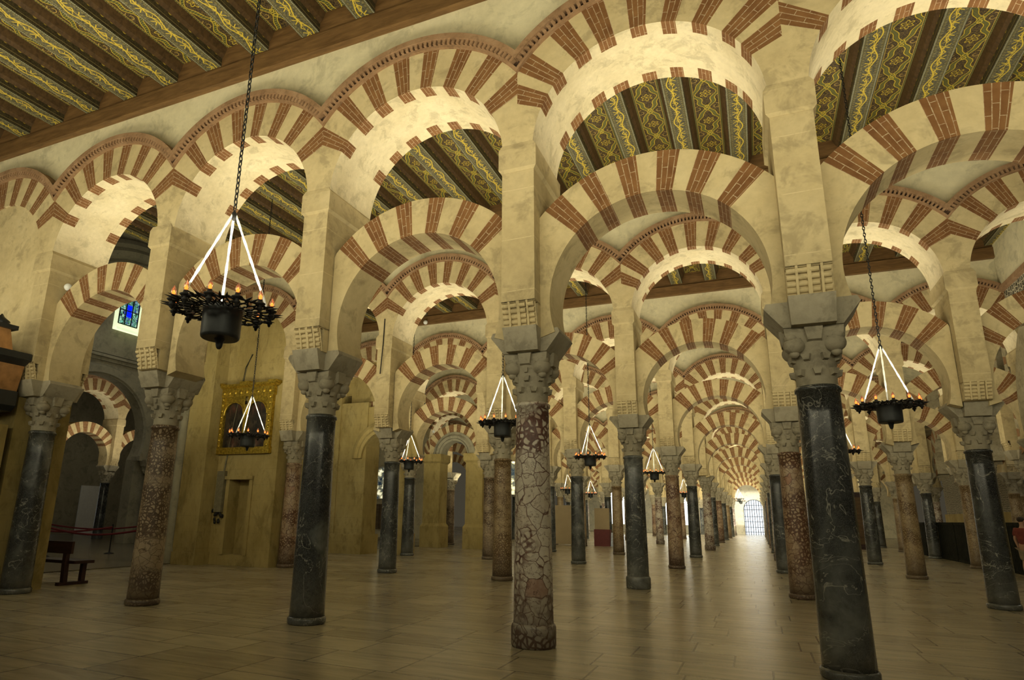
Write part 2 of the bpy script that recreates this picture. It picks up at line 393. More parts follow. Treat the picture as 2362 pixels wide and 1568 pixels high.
def pol(r, th, zc): return (r * math.sin(th), zc + r * math.cos(th))
def arch_mesh(name, Rin, zin, Rout, zout, clip, reds, half, t, zones, thmax, mats, seed, zmin):
    """Ring of stone and brick wedges. mats: face stone, face brick, soffit stone, soffit brick."""
    rr = random.Random(seed); mb = MB(); R = math.radians
    cuts = [-thmax]; kinds = []
    for c in reds:
        a, b = R(c - half + rr.uniform(-.7, .7)), R(c + half + rr.uniform(-.7, .7))
        cuts += [a, b]; kinds += [0, 1]
    cuts.append(thmax); kinds.append(0)
    dz = zin - zout
    def rout(th):
        # distance from the intrados centre to the extrados circle / clip line
        s, c = math.sin(th), math.cos(th); B = dz * c
        r = -B + math.sqrt(max(0, B * B - dz * dz + Rout * Rout))
        return min(r, clip / abs(s)) if abs(s) > 1e-6 else r
    def P(r, th, y):
        x, z = pol(r, th, zin); return (x, y, z)
    Rm = (Rin + Rout) / 2
    for k, kd in enumerate(kinds):
        a, b = cuts[k], cuts[k + 1]; n = max(1, math.ceil((b - a) / R(2.2)))
        ja, jb = [rr.uniform(-.004, .004) for _ in range(2)]
        for i in range(n):
            t0, t1 = a + (b - a) * i / n, a + (b - a) * (i + 1) / n
            o0, o1 = rout(t0), rout(t1)
            v0, v1 = (t0 - a) * Rm, (t1 - a) * Rm
            off = k * .37
            uvf = [(off, v0), (off + o0 - Rin, v0), (off + o1 - Rin, v1), (off, v1)]
            for y in (-t, t): mb.face([P(Rin, t0, y), P(o0, t0, y), P(o1, t1, y), P(Rin, t1, y)], kd, uvf)
            mb.face([P(o0, t0, -t), P(o0, t0, t), P(o1, t1, t), P(o1, t1, -t)], kd, [(0, v0), (2 * t, v0), (2 * t, v1), (0, v1)])
            ys = [-t] + list(zones) + [t]
            for q in range(len(ys) - 1):
                y0, y1 = ys[q], ys[q + 1]
                kk = kd
                if kd == 1:
                    if q in (0, 2) or len(zones) == 0: kk = 1
                    else: kk = 0
                if kd == 1 and len(zones):
                    j = ja if q else jb
                    if q == 0: y1 += ja * 8
                    if q == 1: y0 += ja * 8; y1 += jb * 8
                    if q == 2: y0 += jb * 8
                mb.face([P(Rin, t0, y0), P(Rin, t1, y0), P(Rin, t1, y1), P(Rin, t0, y1)], 3 if kk else 2,
                        [(off + y0 + t, v0), (off + y0 + t, v1), (off + y1 + t, v1), (off + y1 + t, v0)])
    for s in (-1, 1):       # foot of the ring
        a = s * thmax; o = rout(a)
        mb.face([P(Rin, a, -t), P(o, a, -t), P(o, a, t), P(Rin, a, t)], 0)
    return mb.mesh(name, mats)

LOW_A = arch_mesh('lower_arch_a', 1.30, 4.2, 1.90, 4.15, 1.44, [-41.5, -24.7, -8.2, 8.2, 24.7, 41.5], 4.25, TL, [], math.radians(108), ['stone', 'brick', 'stone', 'brick'], 1, 3.8)
LOW_B = arch_mesh('lower_arch_b', 1.30, 4.2, 1.90, 4.15, 1.44, [-43.0, -25.5, -8.3, 9.8, 27.5, 45.5], 4.4, TL, [], math.radians(108), ['stone', 'brick', 'stone', 'brick'], 2, 3.8)
LOW_C = arch_mesh('lower_arch_c', 1.30, 4.2, 1.90, 4.15, 1.44, [-54, -37.5, -21.5, -6.8, 8.2, 23.2, 40.0, 55], 4.0, TL, [], math.radians(108), ['stone', 'brick', 'stone', 'brick'], 3, 3.8)
UPK = [-57, -39.5, -23.5, -7.8, 7.5, 23.6, 40.2, 57.2]; UPO = [-48.8, -31, -15.8, 0, 15.8, 32, 48.6]
UP_A = arch_mesh('upper_arch_a', 1.436, 6.31, 2.07, 6.31, HB, UPK, 4.1, TU, [-.36, .36], math.radians(88), ['stone', 'brick', 'stone_soffit', 'brick'], 4, 6.4)
UP_B = arch_mesh('upper_arch_b', 1.436, 6.31, 2.07, 6.31, HB, [-62] + UPO + [62], 4.2, TU, [-.36, .36], math.radians(88), ['stone', 'brick', 'stone_soffit', 'brick'], 5, 6.4)

def cornice_mesh():
    mb = MB(); zc = 6.31
    def ring(r0, r1, y0, y1, mi=0):
        n = 54; T = math.asin(HB / r1); T0 = math.asin(min(1, HB / r0))
        T = math.asin(HB / r0) if r0 > HB else T
        pr = []
        for i in range(n + 1):
            th = -T0 + 2 * T0 * i / n
            def cl(r):
                a = min(abs(th), math.asin(HB / r)); return pol(r, math.copysign(a, th), zc)
            (a, b), (c, d) = cl(r0), cl(r1)
            pr.append([(a, y0, b), (a, y1, b), (c, y1, d), (c, y0, d)])
        mb.grid([p for p in pr], mi, False, True)
        mb.face(pr[0], 0); mb.face(pr[-1][::-1], 0)
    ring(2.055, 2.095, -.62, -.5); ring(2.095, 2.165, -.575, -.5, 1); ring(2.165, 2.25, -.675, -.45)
    T = math.asin(HB / 2.17); n = 46
    for i in range(n):
        th = -T + 2 * T * (i + .5) / n; w = T / n * .55
        p = []
        for r, y in ((2.09, -.655), (2.17, -.655), (2.09, -.56), (2.17, -.56)):
            a = pol(r, th - w, zc); b = pol(r, th + w, zc); p += [(a[0], y, a[1]), (b[0], y, b[1])]
        mb.face([p[0], p[1], p[3], p[2]]); mb.face([p[0], p[2], p[6], p[4]]); mb.face([p[1], p[3], p[7], p[5]]); mb.face([p[0], p[1], p[5], p[4]]); mb.face([p[2], p[3], p[7], p[6]])
    return mb.mesh('dentil_cornice', ['cornice_brick', 'cornice_recess_shade'])
CORN = cornice_mesh()

def shaft_mesh(name, mat, r0=.245, r1=.212):
    mb = MB(); pr = [(r0 + (r1 - r0) * k / 12, .06 + 2.82 * k / 12) for k in range(13)]
    pr += [(r1 + .018, 2.885), (r1 + .02, 2.92), (r1 - .002, 2.945)]
    mb.lathe(pr, 32); return mb.mesh(name, mat, True)
def base_mesh(name, mat, tall):
    mb = MB()
    mb.lathe([(.252, 0), (.268, .02), (.268, .075), (.25, .10)] if not tall else [(.26, 0), (.272, .03), (.272, .22), (.262, .25), (.246, .27)], 32)
    return mb.mesh(name, mat, True)
def capital_mesh(kind):
    mb = MB()
    mb.lathe([(.205, 2.93), (.203, 3.0), (.207, 3.12), (.222, 3.24), (.26, 3.36), (.29, 3.46)], 32)
    # abacus with hollow sides
    n = 48; rows = []
    for z, k in ((3.45, .96), (3.49, 1.0), (3.56, 1.03), (3.575, 1.0)):
        r = []
        for i in range(n):
            a = 2 * PI * i / n + PI / 4; q = (a - PI / 4) % (PI / 2) - PI / 4     # q = 0 at side middle? corners at +-pi/4
            rad = (.265 + .135 * (abs(q) / (PI / 4)) ** 2.2) * k
            b = a + PI / 4 - PI / 4
            r.append((rad * math.cos(b + PI / 4 - PI / 4 - PI / 4 + PI / 4), rad * math.sin(b), z))
        rows.append(r)
    mb.grid(rows, 0, False, True); mb.face(rows[0][::-1]); mb.face(rows[-1])
    for k in range(4):
        a = k * PI / 2; c, s = math.cos(a), math.sin(a)
        def w(p): return (p[0] * c - p[1] * s, p[0] * s + p[1] * c, p[2])
        q = [w(p) for p in ((.20, -.085, 3.38), (.31, -.065, 3.42), (.31, .065, 3.42), (.20, .085, 3.38), (.24, -.10, 3.585), (.33, -.095, 3.585), (.33, .095, 3.585), (.24, .10, 3.585))]
        for f in ((0, 1, 2, 3), (4, 5, 6, 7), (0, 1, 5, 4), (1, 2, 6, 5), (2, 3, 7, 6)): mb.face([q[i] for i in f])
        a2 = a + PI / 4       # corner volutes
        mb.ball((.275 * math.cos(a2), .275 * math.sin(a2), 3.385), (.115, .115, .10), 16, 10)
        mb.ball((.315 * math.cos(a2), .315 * math.sin(a2), 3.46), (.075, .075, .055), 12, 8)
        mb.ball((.285 * math.cos(a2), .285 * math.sin(a2), 3.285), (.055, .055, .045), 10, 6)
    rows_ = ((3.085, 0, .262, .045), (3.245, PI / 8, .272, .046)) if kind else ((3.10, PI / 8, .262, .045), (3.24, 0, .272, .047), (3.345, PI / 8 * 0, .285, .03))
    for z, ph, rr, hw in rows_:       # rows of leaf tips
        for k in range(8):
            a = ph + k * PI / 4; c, s = math.cos(a), math.sin(a)
            def w(p): return (p[0] * c - p[1] * s, p[0] * s + p[1] * c, p[2])
            q = [w(p) for p in ((.19, -hw, z + .035), (rr, -hw, z + .03), (rr, hw, z + .03), (.19, hw, z + .035), (.19, -hw * .6, z - .05), (rr - .012, -hw * .62, z - .03), (rr - .012, hw * .62, z - .03), (.19, hw * .6, z - .05))]
            for f in ((0, 1, 2, 3), (4, 5, 6, 7), (0, 1, 5, 4), (1, 2, 6, 5), (2, 3, 7, 6)): mb.face([q[i] for i in f])
    return mb.mesh('capital', 'capital_stone')
def impost_mesh():
    mb = MB()
    zb, zm, zt = 3.565, 3.80, 3.86
    mb.box(-.29, .29, -TL, TL, zb, zm, 0, (-.47, .47, -TL - .005, TL + .005)); mb.box(-.47, .47, -TL - .005, TL + .005, zm, zt, 0, (-.445, .445, -TL - .002, TL + .002))
    mb.box(-.215, .215, -.42, .42, zb, zt, 0, (-.228, .228, -.53, .53))
    return mb.mesh('impost_block', 'capital_stone')
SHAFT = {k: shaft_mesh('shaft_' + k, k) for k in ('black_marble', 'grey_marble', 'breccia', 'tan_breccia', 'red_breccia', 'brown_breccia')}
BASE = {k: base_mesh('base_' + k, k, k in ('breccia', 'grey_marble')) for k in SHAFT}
CAP = [capital_mesh(0), capital_mesh(1)]; IMP = impost_mesh()

def pier_meshes():
    mb = MB(); mb.box(-.225, .225, -.55, .55, 4.17, 6.02); shaft = mb.mesh('pier_shaft', 'pier_stone')
    mb = MB()     # impost ledge between the pier and the upper arch
    mb.box(-.228, .228, -.555, .555, 6.02, 6.06, 0, (-.265, .265, -.585, .585)); mb.box(-.265, .265, -.585, .585, 6.06, 6.36); mb.box(-.265, .265, -.585, .585, 6.36, 6.43, 0, (-.22, .22, -.575, .575))
    ledge = mb.mesh('pier_ledge', 'pier_stone')
    mb = MB()
    for s in (-1, 1):
        mb.face([(-.225, s * .43, 3.83), (.225, s * .43, 3.83), (.225, s * .52, 4.18), (-.225, s * .52, 4.18)])
        # rolls stacked in four columns, following a hollow curve
        for k in range(4):
            x0 = -.222 + k * .114; x1 = x0 + .088
            for j in range(5):
                z = 3.865 + j * .067; y = s * (.44 + .085 * (j / 4) ** 1.5)
                n = 8; ra = [(x0, y + .036 * math.cos(2 * PI * q / n), z + .032 * math.sin(2 * PI * q / n)) for q in range(n)]
                rb = [(x1, p[1], p[2]) for p in ra]
                mb.grid([ra, rb], 0, True, True); mb.face(ra); mb.face(rb)
        for x, w in ((-.121, .013), (0, .02), (.121, .013)):
            for j in range(4):
                z0, z1 = 3.83 + j * .087, 3.83 + (j + 1) * .087
                y0, y1 = s * (.485 + .085 * (j / 4) ** 1.5), s * (.485 + .085 * ((j + 1) / 4) ** 1.5)
                mb.face([(x - w, y0, z0), (x + w, y0, z0), (x + w, y1, z1), (x - w, y1, z1)])
                mb.face([(x - w, y0, z0), (x - w, y1, z1), (x - w, y1 - s * .06, z1), (x - w, y0 - s * .06, z0)]); mb.face([(x + w, y0, z0), (x + w, y1, z1), (x + w, y1 - s * .06, z1), (x + w, y0 - s * .06, z0)])
    mb.box(-.225, .225, -.43, .43, 3.83, 4.18); mb.box(-.225, .225, -.55, .55, 4.165, 4.19)
    return shaft, ledge, mb.mesh('roll_modillion', 'stone')
PSH, PLE, PMO = pier_meshes()

def nth(k): return ['first', 'second', 'third', 'fourth', 'fifth', 'sixth', 'seventh', 'eighth', 'ninth', 'tenth', 'eleventh', 'twelfth'][k]
DESC = {'black_marble': ('dark veined black marble column', 'black column'), 'grey_marble': ('worn dark grey marble column', 'dark grey column'),
        'breccia': ('red and cream breccia marble column', 'pale breccia column'), 'tan_breccia': ('tan mottled breccia column', 'tan column'),
        'red_breccia': ('reddish brown breccia column', 'reddish column'), 'brown_breccia': ('brown pebbled breccia column', 'brown column')}
# measured positions of the large columns, else the grid
OFF = {(0, 0): (.0, .0), (0, 1): (0, .02), (0, 2): (-.05, 0), (0, 3): (-.2, .15), (1, -1): (.05, .25), (1, 0): (0, -.04), (1, 1): (.01, 0), (1, 2): (.02, .03), (1, 3): (-.07, .22),
       (2, 0): (-.08, .07), (2, 1): (.07, -.08), (2, 2): (.13, .02), (2, 3): (.02, .22), (2, -1): (0, .27), (3, 1): (-.02, 0), (3, 2): (.0, -.15), (3, 3): (.1, -.1), (4, 1): (.13, .5)}
KIND = {(0, 0): 'black_marble', (0, 1): 'breccia', (0, 2): 'black_marble', (0, 3): 'brown_breccia', (0, 4): 'black_marble',
        (1, -1): 'black_marble', (1, 0): 'red_breccia', (1, 1): 'grey_marble', (1, 2): 'tan_breccia', (1, 3): 'black_marble', (1, 4): 'red_breccia',
        (2, -1): 'tan_breccia', (2, 0): 'black_marble', (2, 1): 'red_breccia', (2, 2): 'black_marble', (2, 3): 'brown_breccia', (2, 4): 'black_marble',
        (3, -2): 'tan_breccia', (3, -1): 'black_marble', (3, 2): 'tan_breccia'}
RANGE = [(0, 4), (-1, 4), (-2, 4), (-2, 4), (-3, 5), (-3, 6), (-3, 6), (-2, 6), (-2, 5), (-2, 5), (-2, 5)]
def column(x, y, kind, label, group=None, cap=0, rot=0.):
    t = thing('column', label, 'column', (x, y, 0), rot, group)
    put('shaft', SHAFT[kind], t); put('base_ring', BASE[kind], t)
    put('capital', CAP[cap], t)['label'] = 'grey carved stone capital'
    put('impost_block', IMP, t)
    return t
def pier(x, y, label, group=None, rot=0.):
    t = thing('stone_pier', label, 'pier', (x, y, 0), rot, group)
    put('pier_shaft', PSH, t); put('roll_modillion', PMO, t); put('pier_ledge', PLE, t)
    return t
def up_arch(x, y, me, label, group=None, rot=0., corn=True):
    t = thing('upper_arch', label, 'arch', (x, y, 0), rot, group)
    put('voussoir_ring', me, t)
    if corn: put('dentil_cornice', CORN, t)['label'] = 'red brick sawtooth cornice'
    return t
def pos(j, i, n0, n1):
    """where a member stands, counted from the right end of its arcade in the photo"""
    return nth(i - n0) + ' from the right'
LOWS = [LOW_A, LOW_B, LOW_C]
BAYJ = {3: 3.22}
for j, y in enumerate(YS):
    n0, n1 = RANGE[j]; BJ = BAYJ.get(j, BAY); SX = BJ / BAY
    for i in range(n0, n1 + 1):
        kind = KIND.get((j, i)) or ('black_marble' if (i + j) % 2 == 0 else ['breccia', 'tan_breccia', 'red_breccia'][(i * 2 + j) % 3])
        dx, dy = OFF.get((j, i), (0, 0))
        if (j, i) != (3, 4): column(-i * BJ + dx, y + dy, kind, DESC[kind][0] + ', ' + pos(j, i, n0, n1) + ' in the ' + ROWN[j] + ' arcade', 'columns of the ' + ROWN[j] + ' arcade', (i + j + 1) % 2)
        pier(-i * BJ + dx * .5, y, 'cream pier over the ' + DESC[kind][1] + ', ' + pos(j, i, n0, n1) + ' in the ' + ROWN[j] + ' arcade', 'piers of the ' + ROWN[j] + ' arcade')
    bays = list(range(n0 - 1, n1 + 1))
    for q, i in enumerate(bays):
        x = -(i + .5) * BJ
        blind = (j in (0, 1) and i == 4)
        if not blind:
            o = put('horseshoe_arch', LOWS[(0 if (j, i) == (0, 0) else 1 if (j, i) == (0, 1) else (i * 5 + j * 3) % 3)] if j < 4 or (i + j) % 2 else LOW_C, None, (x, y, 0))
            o.scale.x = SX
            tag(o, 'lower red and cream horseshoe arch, ' + nth(q) + ' bay from the right in the ' + ROWN[j] + ' arcade', 'arch', 'horseshoe arches of the ' + ROWN[j] + ' arcade')
        ua = up_arch(x, y, UP_B if (j, i) in ((0, 0), (1, 0), (2, 1), (3, 0)) or (j > 3 and (i + j) % 3 == 0) else UP_A, ('upper striped blind arch over the infill, ' if blind else 'upper red and cream round arch, ') + nth(q) + ' bay from the right in the ' + ROWN[j] + ' arcade', 'upper arches of the ' + ROWN[j] + ' arcade'); ua.scale.x = SX
    # plaster wall over the arches
    mb = MB(); x0, x1 = -(n1 + 1) * BJ, -(n0 - 1) * BJ; T = .47; ztop = 9.95
    for i in bays:
        xc = -(i + .5) * BJ; n = 20; 
        for k in range(n):
            a, b = -BJ / 2 + BJ * k / n, -BJ / 2 + BJ * (k + 1) / n
            za, zb_ = 6.31 + math.sqrt(2.16 ** 2 - a * a), 6.31 + math.sqrt(2.16 ** 2 - b * b)
            for yy in (-T, T): mb.face([(xc + a, yy, za), (xc + b, yy, zb_), (xc + b, yy, ztop), (xc + a, yy, ztop)])
            mb.face([(xc + a, -T, za), (xc + b, -T, zb_), (xc + b, T, zb_), (xc + a, T, za)])
    mb.face([(x0, -T, ztop), (x1, -T, ztop), (x1, T, ztop), (x0, T, ztop)])
    for xx in (x0, x1): mb.face([(xx, -T, 7.7), (xx, T, 7.7), (xx, T, ztop), (xx, -T, ztop)])
    struct('wall_' + ROWN[j] + '_arcade', mb.mesh('arcade_wall', 'plaster'), (0, y, 0), label='cream plaster wall over the ' + ROWN[j] + ' arcade')
    # timber wall plates on both faces
    mb = MB()
    for s in (-1, 1):
        a, b = sorted((s * .46, s * .60)); mb.box(x0, x1, a, b, 9.04, 9.37); a, b = sorted((s * .46, s * .56)); mb.box(x0, x1, a, b, 9.40, 9.95, 1)
    o = struct('trim_%d' % (j + 1), mb.mesh('wall_plate', ['wood_fascia', 'wood_fascia']), (0, y, 0), label='brown timber wall plate along the ' + ROWN[j] + ' arcade')

# ------------------------------------------------------------------ ceilings with painted beams
def beam_mesh(L):
    mb = MB(); w, z0, z1 = .185, 9.44, 9.90; h = L / 2
    mb.face([(-w, -h, z0), (w, -h, z0), (w, h, z0), (-w, h, z0)], 0, [(-h, -w), (-h, w), (h, w), (h, -w)])
    for s in (-1, 1): mb.face([(s * w, -h, z0), (s * w, h, z0), (s * w, h, z1), (s * w, -h, z1)], 1, [(-h, -.22), (h, -.22), (h, .22), (-h, .22)])
    for s in (-1, 1): mb.face([(-w, s * h, z0), (w, s * h, z0), (w, s * h, z1), (-w, s * h, z1)], 1)
    return mb.mesh('painted_beam', ['beam_bottom', 'beam_side'])
def bay_mould_mesh(L):
    """slanted brown boards that frame one painted panel"""
    mb = MB(); h = L / 2; g = .365
    for s in (-1, 1):
        mb.face([(s * g, -h, 9.60), (s * g, h, 9.60), (s * (g - .05), h, 9.66), (s * (g - .05), -h, 9.66)])
        mb.face([(s * (g - .05), -h, 9.66), (s * (g - .05), h, 9.66), (s * (g - .10), h - .05, 9.80), (s * (g - .10), -h + .05, 9.80)])
        mb.face([(-g + .1, s * (h - .05), 9.80), (g - .1, s * (h - .05), 9.80), (g, s * h, 9.58), (-g, s * h, 9.58)])
    return mb.mesh('panel_moulding', 'wood_dark')
def nave(k, y0, y1, xl, xr, name):
    L = y1 - y0; yc = (y0 + y1) / 2
    mb = MB(); n0 = math.floor((xl + 7.05) / 1.1); n1 = math.ceil((xr + 7.05) / 1.1)
    xs = [-7.05 + 1.1 * n for n in range(n0, n1 + 1)]
    for x in xs[:-1]:
        a, b = x + .55 - .285, x + .55 + .285
        mb.face([(a, -L / 2, 9.80), (b, -L / 2, 9.80), (b, L / 2, 9.80), (a, L / 2, 9.80)], 0, [(-L / 2, -.285), (-L / 2, .285), (L / 2, .285), (L / 2, -.285)])
    mb.face([(xs[0], -L / 2, 9.96), (xs[-1], -L / 2, 9.96), (xs[-1], L / 2, 9.96), (xs[0], L / 2, 9.96)], 1)
    o = struct('ceiling' if k == 0 else 'ceiling.%03d' % k, mb.mesh('ceiling_boards', ['ceiling_paint', 'wood_dark']), (0, yc, 0), label='painted panels of the ' + name + ' aisle ceiling')
    bm_, mm = beam_mesh(L), bay_mould_mesh(L)
    for q, x in enumerate(xs[::-1]):
        b = put('ceiling_beam', bm_, None, (x, yc, 0)); tag(b, 'dark painted ceiling beam with gold ornament, one of the row over the ' + name + ' aisle', 'beam', 'painted beams over the ' + name + ' aisle')
    for x in xs[:-1]: put('panel_moulding', mm, o, (x + .55, 0, 0))
NAMES = ['nearest', 'second', 'third', 'fourth', 'fifth', 'sixth', 'seventh']
nave(0, -7.5 + .46, YS[0] - .46, -16.6, 4.5, 'nearest')
for k in range(6):
    nave(k + 1, YS[k] + .46, YS[k + 1] - .46, -16.6 if k < 4 else -20, 6.3 if k < 2 else 8, NAMES[k + 1])
mb = MB(); mb.face([(-24, 0, 9.9), (12, 0, 9.9), (12, 36, 9.9), (-24, 36, 9.9)])
struct('ceiling.007', mb.mesh('far_ceiling', 'wood_dark'), (0, YS[6] - .0, 0), label='dark timber ceiling of the farthest aisles')

# ------------------------------------------------------------------ floor
mb = MB(); mb.face([(-46, -16, 0), (22, -16, 0), (22, 82, 0), (-46, 82, 0)])
struct('floor', mb.mesh('floor', 'floor_marble'), label='polished cream marble floor')

# ------------------------------------------------------------------ left end: infilled bays, corner pier, far grey wall
def boxes(name, mat, *bs, **k):
    mb = MB()
    for b in bs: mb.box(*b[:6], *(b[6:7] or (0,)))
    return mb.mesh(name, mat)
def half_disc(mb, cx, zc, r, y0, y1, n=24):
    pts = [(cx + r * math.cos(PI * k / n), zc + r * math.sin(PI * k / n)) for k in range(n + 1)]
    for yy in (y0, y1): mb.face([(a, yy, b) for a, b in pts])
    for k in range(n): mb.face([(pts[k][0], y0, pts[k][1]), (pts[k + 1][0], y0, pts[k + 1][1]), (pts[k + 1][0], y1, pts[k + 1][1]), (pts[k][0], y1, pts[k][1])])
mb = MB(); mb.box(-16.4, -13.42, -.42, .62, 0, 3.9, 1); mb.box(-16.4, -13.42, -.535, .55, 3.9, 6.36); half_disc(mb, -14.85, 6.36, 1.425, -.535, .5); mb.box(-16.9, -16.28, -.57, .57, 0, 6.36)
struct('wall_left_front', mb.mesh('infill', ['stone', 'ochre_stone']), label='ochre stone infill of the blind bay behind the tall altarpiece')
# infilled bay of the second arcade with a doorway niche and a painting
y = YS[1]
mb = MB()
for b in ((-16.4, -15.12, y - .5, y + .5, 0, 6.36), (-14.36, -13.42, y - .5, y + .5, 0, 6.36), (-15.12, -14.36, y - .5, y + .5, 2.45, 6.36), (-15.12, -14.36, y - .1, y + .5, 0, 2.45), (-15.12, -14.36, y - .5, y, 0, .3)): mb.box(*b)
half_disc(mb, -14.85, 6.36, 1.425, y - .5, y + .45)
m_ = mb.mesh('infill', 'ochre_stone')
struct('wall_left_painting', m_, label='ochre stone wall with the painting and a low doorway niche')
m_ = boxes('lintel', 'ochre_stone', (-15.28, -14.22, y - .58, y - .5, 2.45, 2.55), (-15.25, -15.12, y - .54, y - .5, .3, 2.45), (-14.36, -14.24, y - .54, y - .5, .3, 2.45))
struct('trim_20', m_, label='plain stone surround of the doorway niche')
mb = MB(); mb.box(-16.6, -15.7, y - 1.0, y - .45, 0, 9.0)
mb.box(-16.66, -15.64, y - 1.06, y - .45, 0, .35)
struct('wall_left_pilaster', mb.mesh('pilaster', 'ochre_stone'), label='tall ochre pilaster left of the painting')
mb = MB()
for k, (px, py, r) in enumerate([(-16.75, y - 1.0, .13), (-16.95, y - .85, .09), (-17.1, y - .65, .12), (-17.3, y - .5, .09)]):
    mb.lathe([(r + .07, 0), (r + .07, .3), (r, .5), (r, 9.4)], 14, (px, py))
mb.box(-17.6, -16.6, y - .6, y + .6, 0, 9.4)
o = put('clustered_pier', mb.mesh('clustered_pier', 'gray_stone')); tag(o, 'grey clustered pier of thin stone shafts at the corner behind the brown breccia column', 'pier')

def arch_wall(name, w0, w1, h, cx, hw, zs, R, t, mat, axis='x', at=0., zc=None, label=None, extra=None, dz0=0):
    """wall with one round or horseshoe opening. Runs along local u from w0 to w1; axis tells which world axis is its normal."""
    mb = MB(); zc = zc or zs
    a0 = math.asin(min(1, hw / R)); a0 = PI - a0 if zc > zs + 1e-3 else a0
    n = 32; ths = [-a0 + 2 * a0 * k / n for k in range(n + 1)]
    arc = [(cx + R * math.sin(t_), zc + R * math.cos(t_)) for t_ in ths]
    def P(u, v, d): return (at + d, u, v) if axis == 'x' else (u, at + d, v)
    for d in (-t, t):
        mb.face([P(w0, 0, d), P(cx - hw, 0, d), P(cx - hw, arc[0][1], d), P(w0, arc[0][1], d)])
        mb.face([P(w1, 0, d), P(cx + hw, 0, d), P(cx + hw, arc[-1][1], d), P(w1, arc[-1][1], d)])
        ow = [(w0, arc[0][1])]; 
        for k in range(n):
            (ua, va), (ub, vb) = arc[k], arc[k + 1]
            qa = (w0 + (w1 - w0) * k / n, h); qb = (w0 + (w1 - w0) * (k + 1) / n, h)
            mb.face([P(ua, va, d), P(ub, vb, d), P(*qb, d), P(*qa, d)])
        mb.face([P(w0, arc[0][1], d), P(*arc[0], d), P(w0, h, d)]); mb.face([P(w1, arc[-1][1], d), P(*arc[-1], d), P(w1, h, d)])
    path = [(cx - hw, 0)] + arc + [(cx + hw, 0)]
    for k in range(len(path) - 1): mb.face([P(*path[k], -t), P(*path[k + 1], -t), P(*path[k + 1], t), P(*path[k], t)])
    for u in (w0, w1): mb.face([P(u, 0, -t), P(u, 0, t), P(u, h, t), P(u, h, -t)])
    mb.face([P(w0, h, -t), P(w1, h, -t), P(w1, h, t), P(w0, h, t)])
    return struct(name, mb.mesh('arch_wall', mat), label=label)
def ring_mesh(prof, a0, a1, n, mat, axis='x'):
    """sweep profile [(radius, depth)] along an arc about the local origin in the wall plane"""
    mb = MB(); rows = []
    for k in range(n + 1):
        th = a0 + (a1 - a0) * k / n
        rows.append([((d, r * math.sin(th), r * math.cos(th)) if axis == 'x' else (r * math.sin(th), d, r * math.cos(th))) for r, d in prof])
    mb.grid(rows, 0, False, True); mb.face(rows[0]); mb.face(rows[-1][::-1]); return mb.mesh('moulded_ring', mat)
GX = -28.3
arch_wall('wall_left_far', 4, 24, 16, 11.2, 2.28, 3.95, 2.55, .3, 'gray_stone', 'x', GX + .3, zc=5.0, label='grey stone wall with a great horseshoe opening and a stained window')
def lab(o, t): o['label'] = t; return o
o = struct('trim_21', ring_mesh([(2.55, .55), (2.62, .70), (2.95, .70), (3.0, .62), (3.25, .62), (3.35, .55)], -1.95, 1.95, 40, 'gray_stone'), (GX, 11.2, 5.0), label='moulded ring of the grey horseshoe opening')
o = struct('trim_22', ring_mesh([(5.0, .5), (5.05, .75), (5.25, .85), (5.4, .75), (5.5, .95), (5.75, 1.05), (5.95, .9), (6.1, 1.1), (6.35, .9), (6.35, .5)], -1.5, 1.5, 48, 'gray_stone'), (GX, 12.7, 8.0), label='large moulded wall arch above the stained window')
mb = MB()
for (z0, z1, d) in ((8.15, 8.3, .75), (8.3, 8.42, .9), (8.5, 8.6, .72)): mb.box(GX + .5, GX + d, 4, 24, z0, z1)
for yy in (8.5, 13.7): mb.box(GX + .4, GX + .95, yy - .25, yy + .5, 3.8, 4.0)
struct('trim_23', mb.mesh('string_course', 'gray_stone'), label='moulded string course on the grey wall')
# stained window; the splay faces glow themselves, standing in for daylight
def win(name):
    t = struct(name, boxes('splay', 'splay_glow', (GX + .61, GX + .63, 11.3, 13.25, 9.75, 11.6)), label='small stained window in a bright pale splay')
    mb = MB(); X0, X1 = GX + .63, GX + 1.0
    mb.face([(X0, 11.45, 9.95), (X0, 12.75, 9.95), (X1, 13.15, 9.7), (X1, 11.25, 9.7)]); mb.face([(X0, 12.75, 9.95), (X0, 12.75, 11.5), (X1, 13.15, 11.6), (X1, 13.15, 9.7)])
    put('window_splay', mb.mesh('window_splay', 'splay_glow'), t)
    mb = MB(); mb.face([(GX + .66, 11.5, 10.1), (GX + .66, 12.5, 10.1), (GX + .66, 12.5, 11.5), (GX + .66, 11.5, 11.5)], 0, [(-.5, -.7), (.5, -.7), (.5, .7), (-.5, .7)])
    put('stained_pane', mb.mesh('stained_pane', 'stained'), t)['label'] = 'blue and green stained pane'
    mb = MB()
    for yy in (11.5, 11.83, 12.16, 12.5): mb.box(GX + .66, GX + .69, yy - .02, yy + .02, 10.1, 11.5)
    for zz in (10.1, 10.8, 11.48): mb.box(GX + .66, GX + .69, 11.5, 12.5, zz - .02, zz + .02)
    put('window_grille', mb.mesh('window_grille', 'iron'), t)
win('window_1')
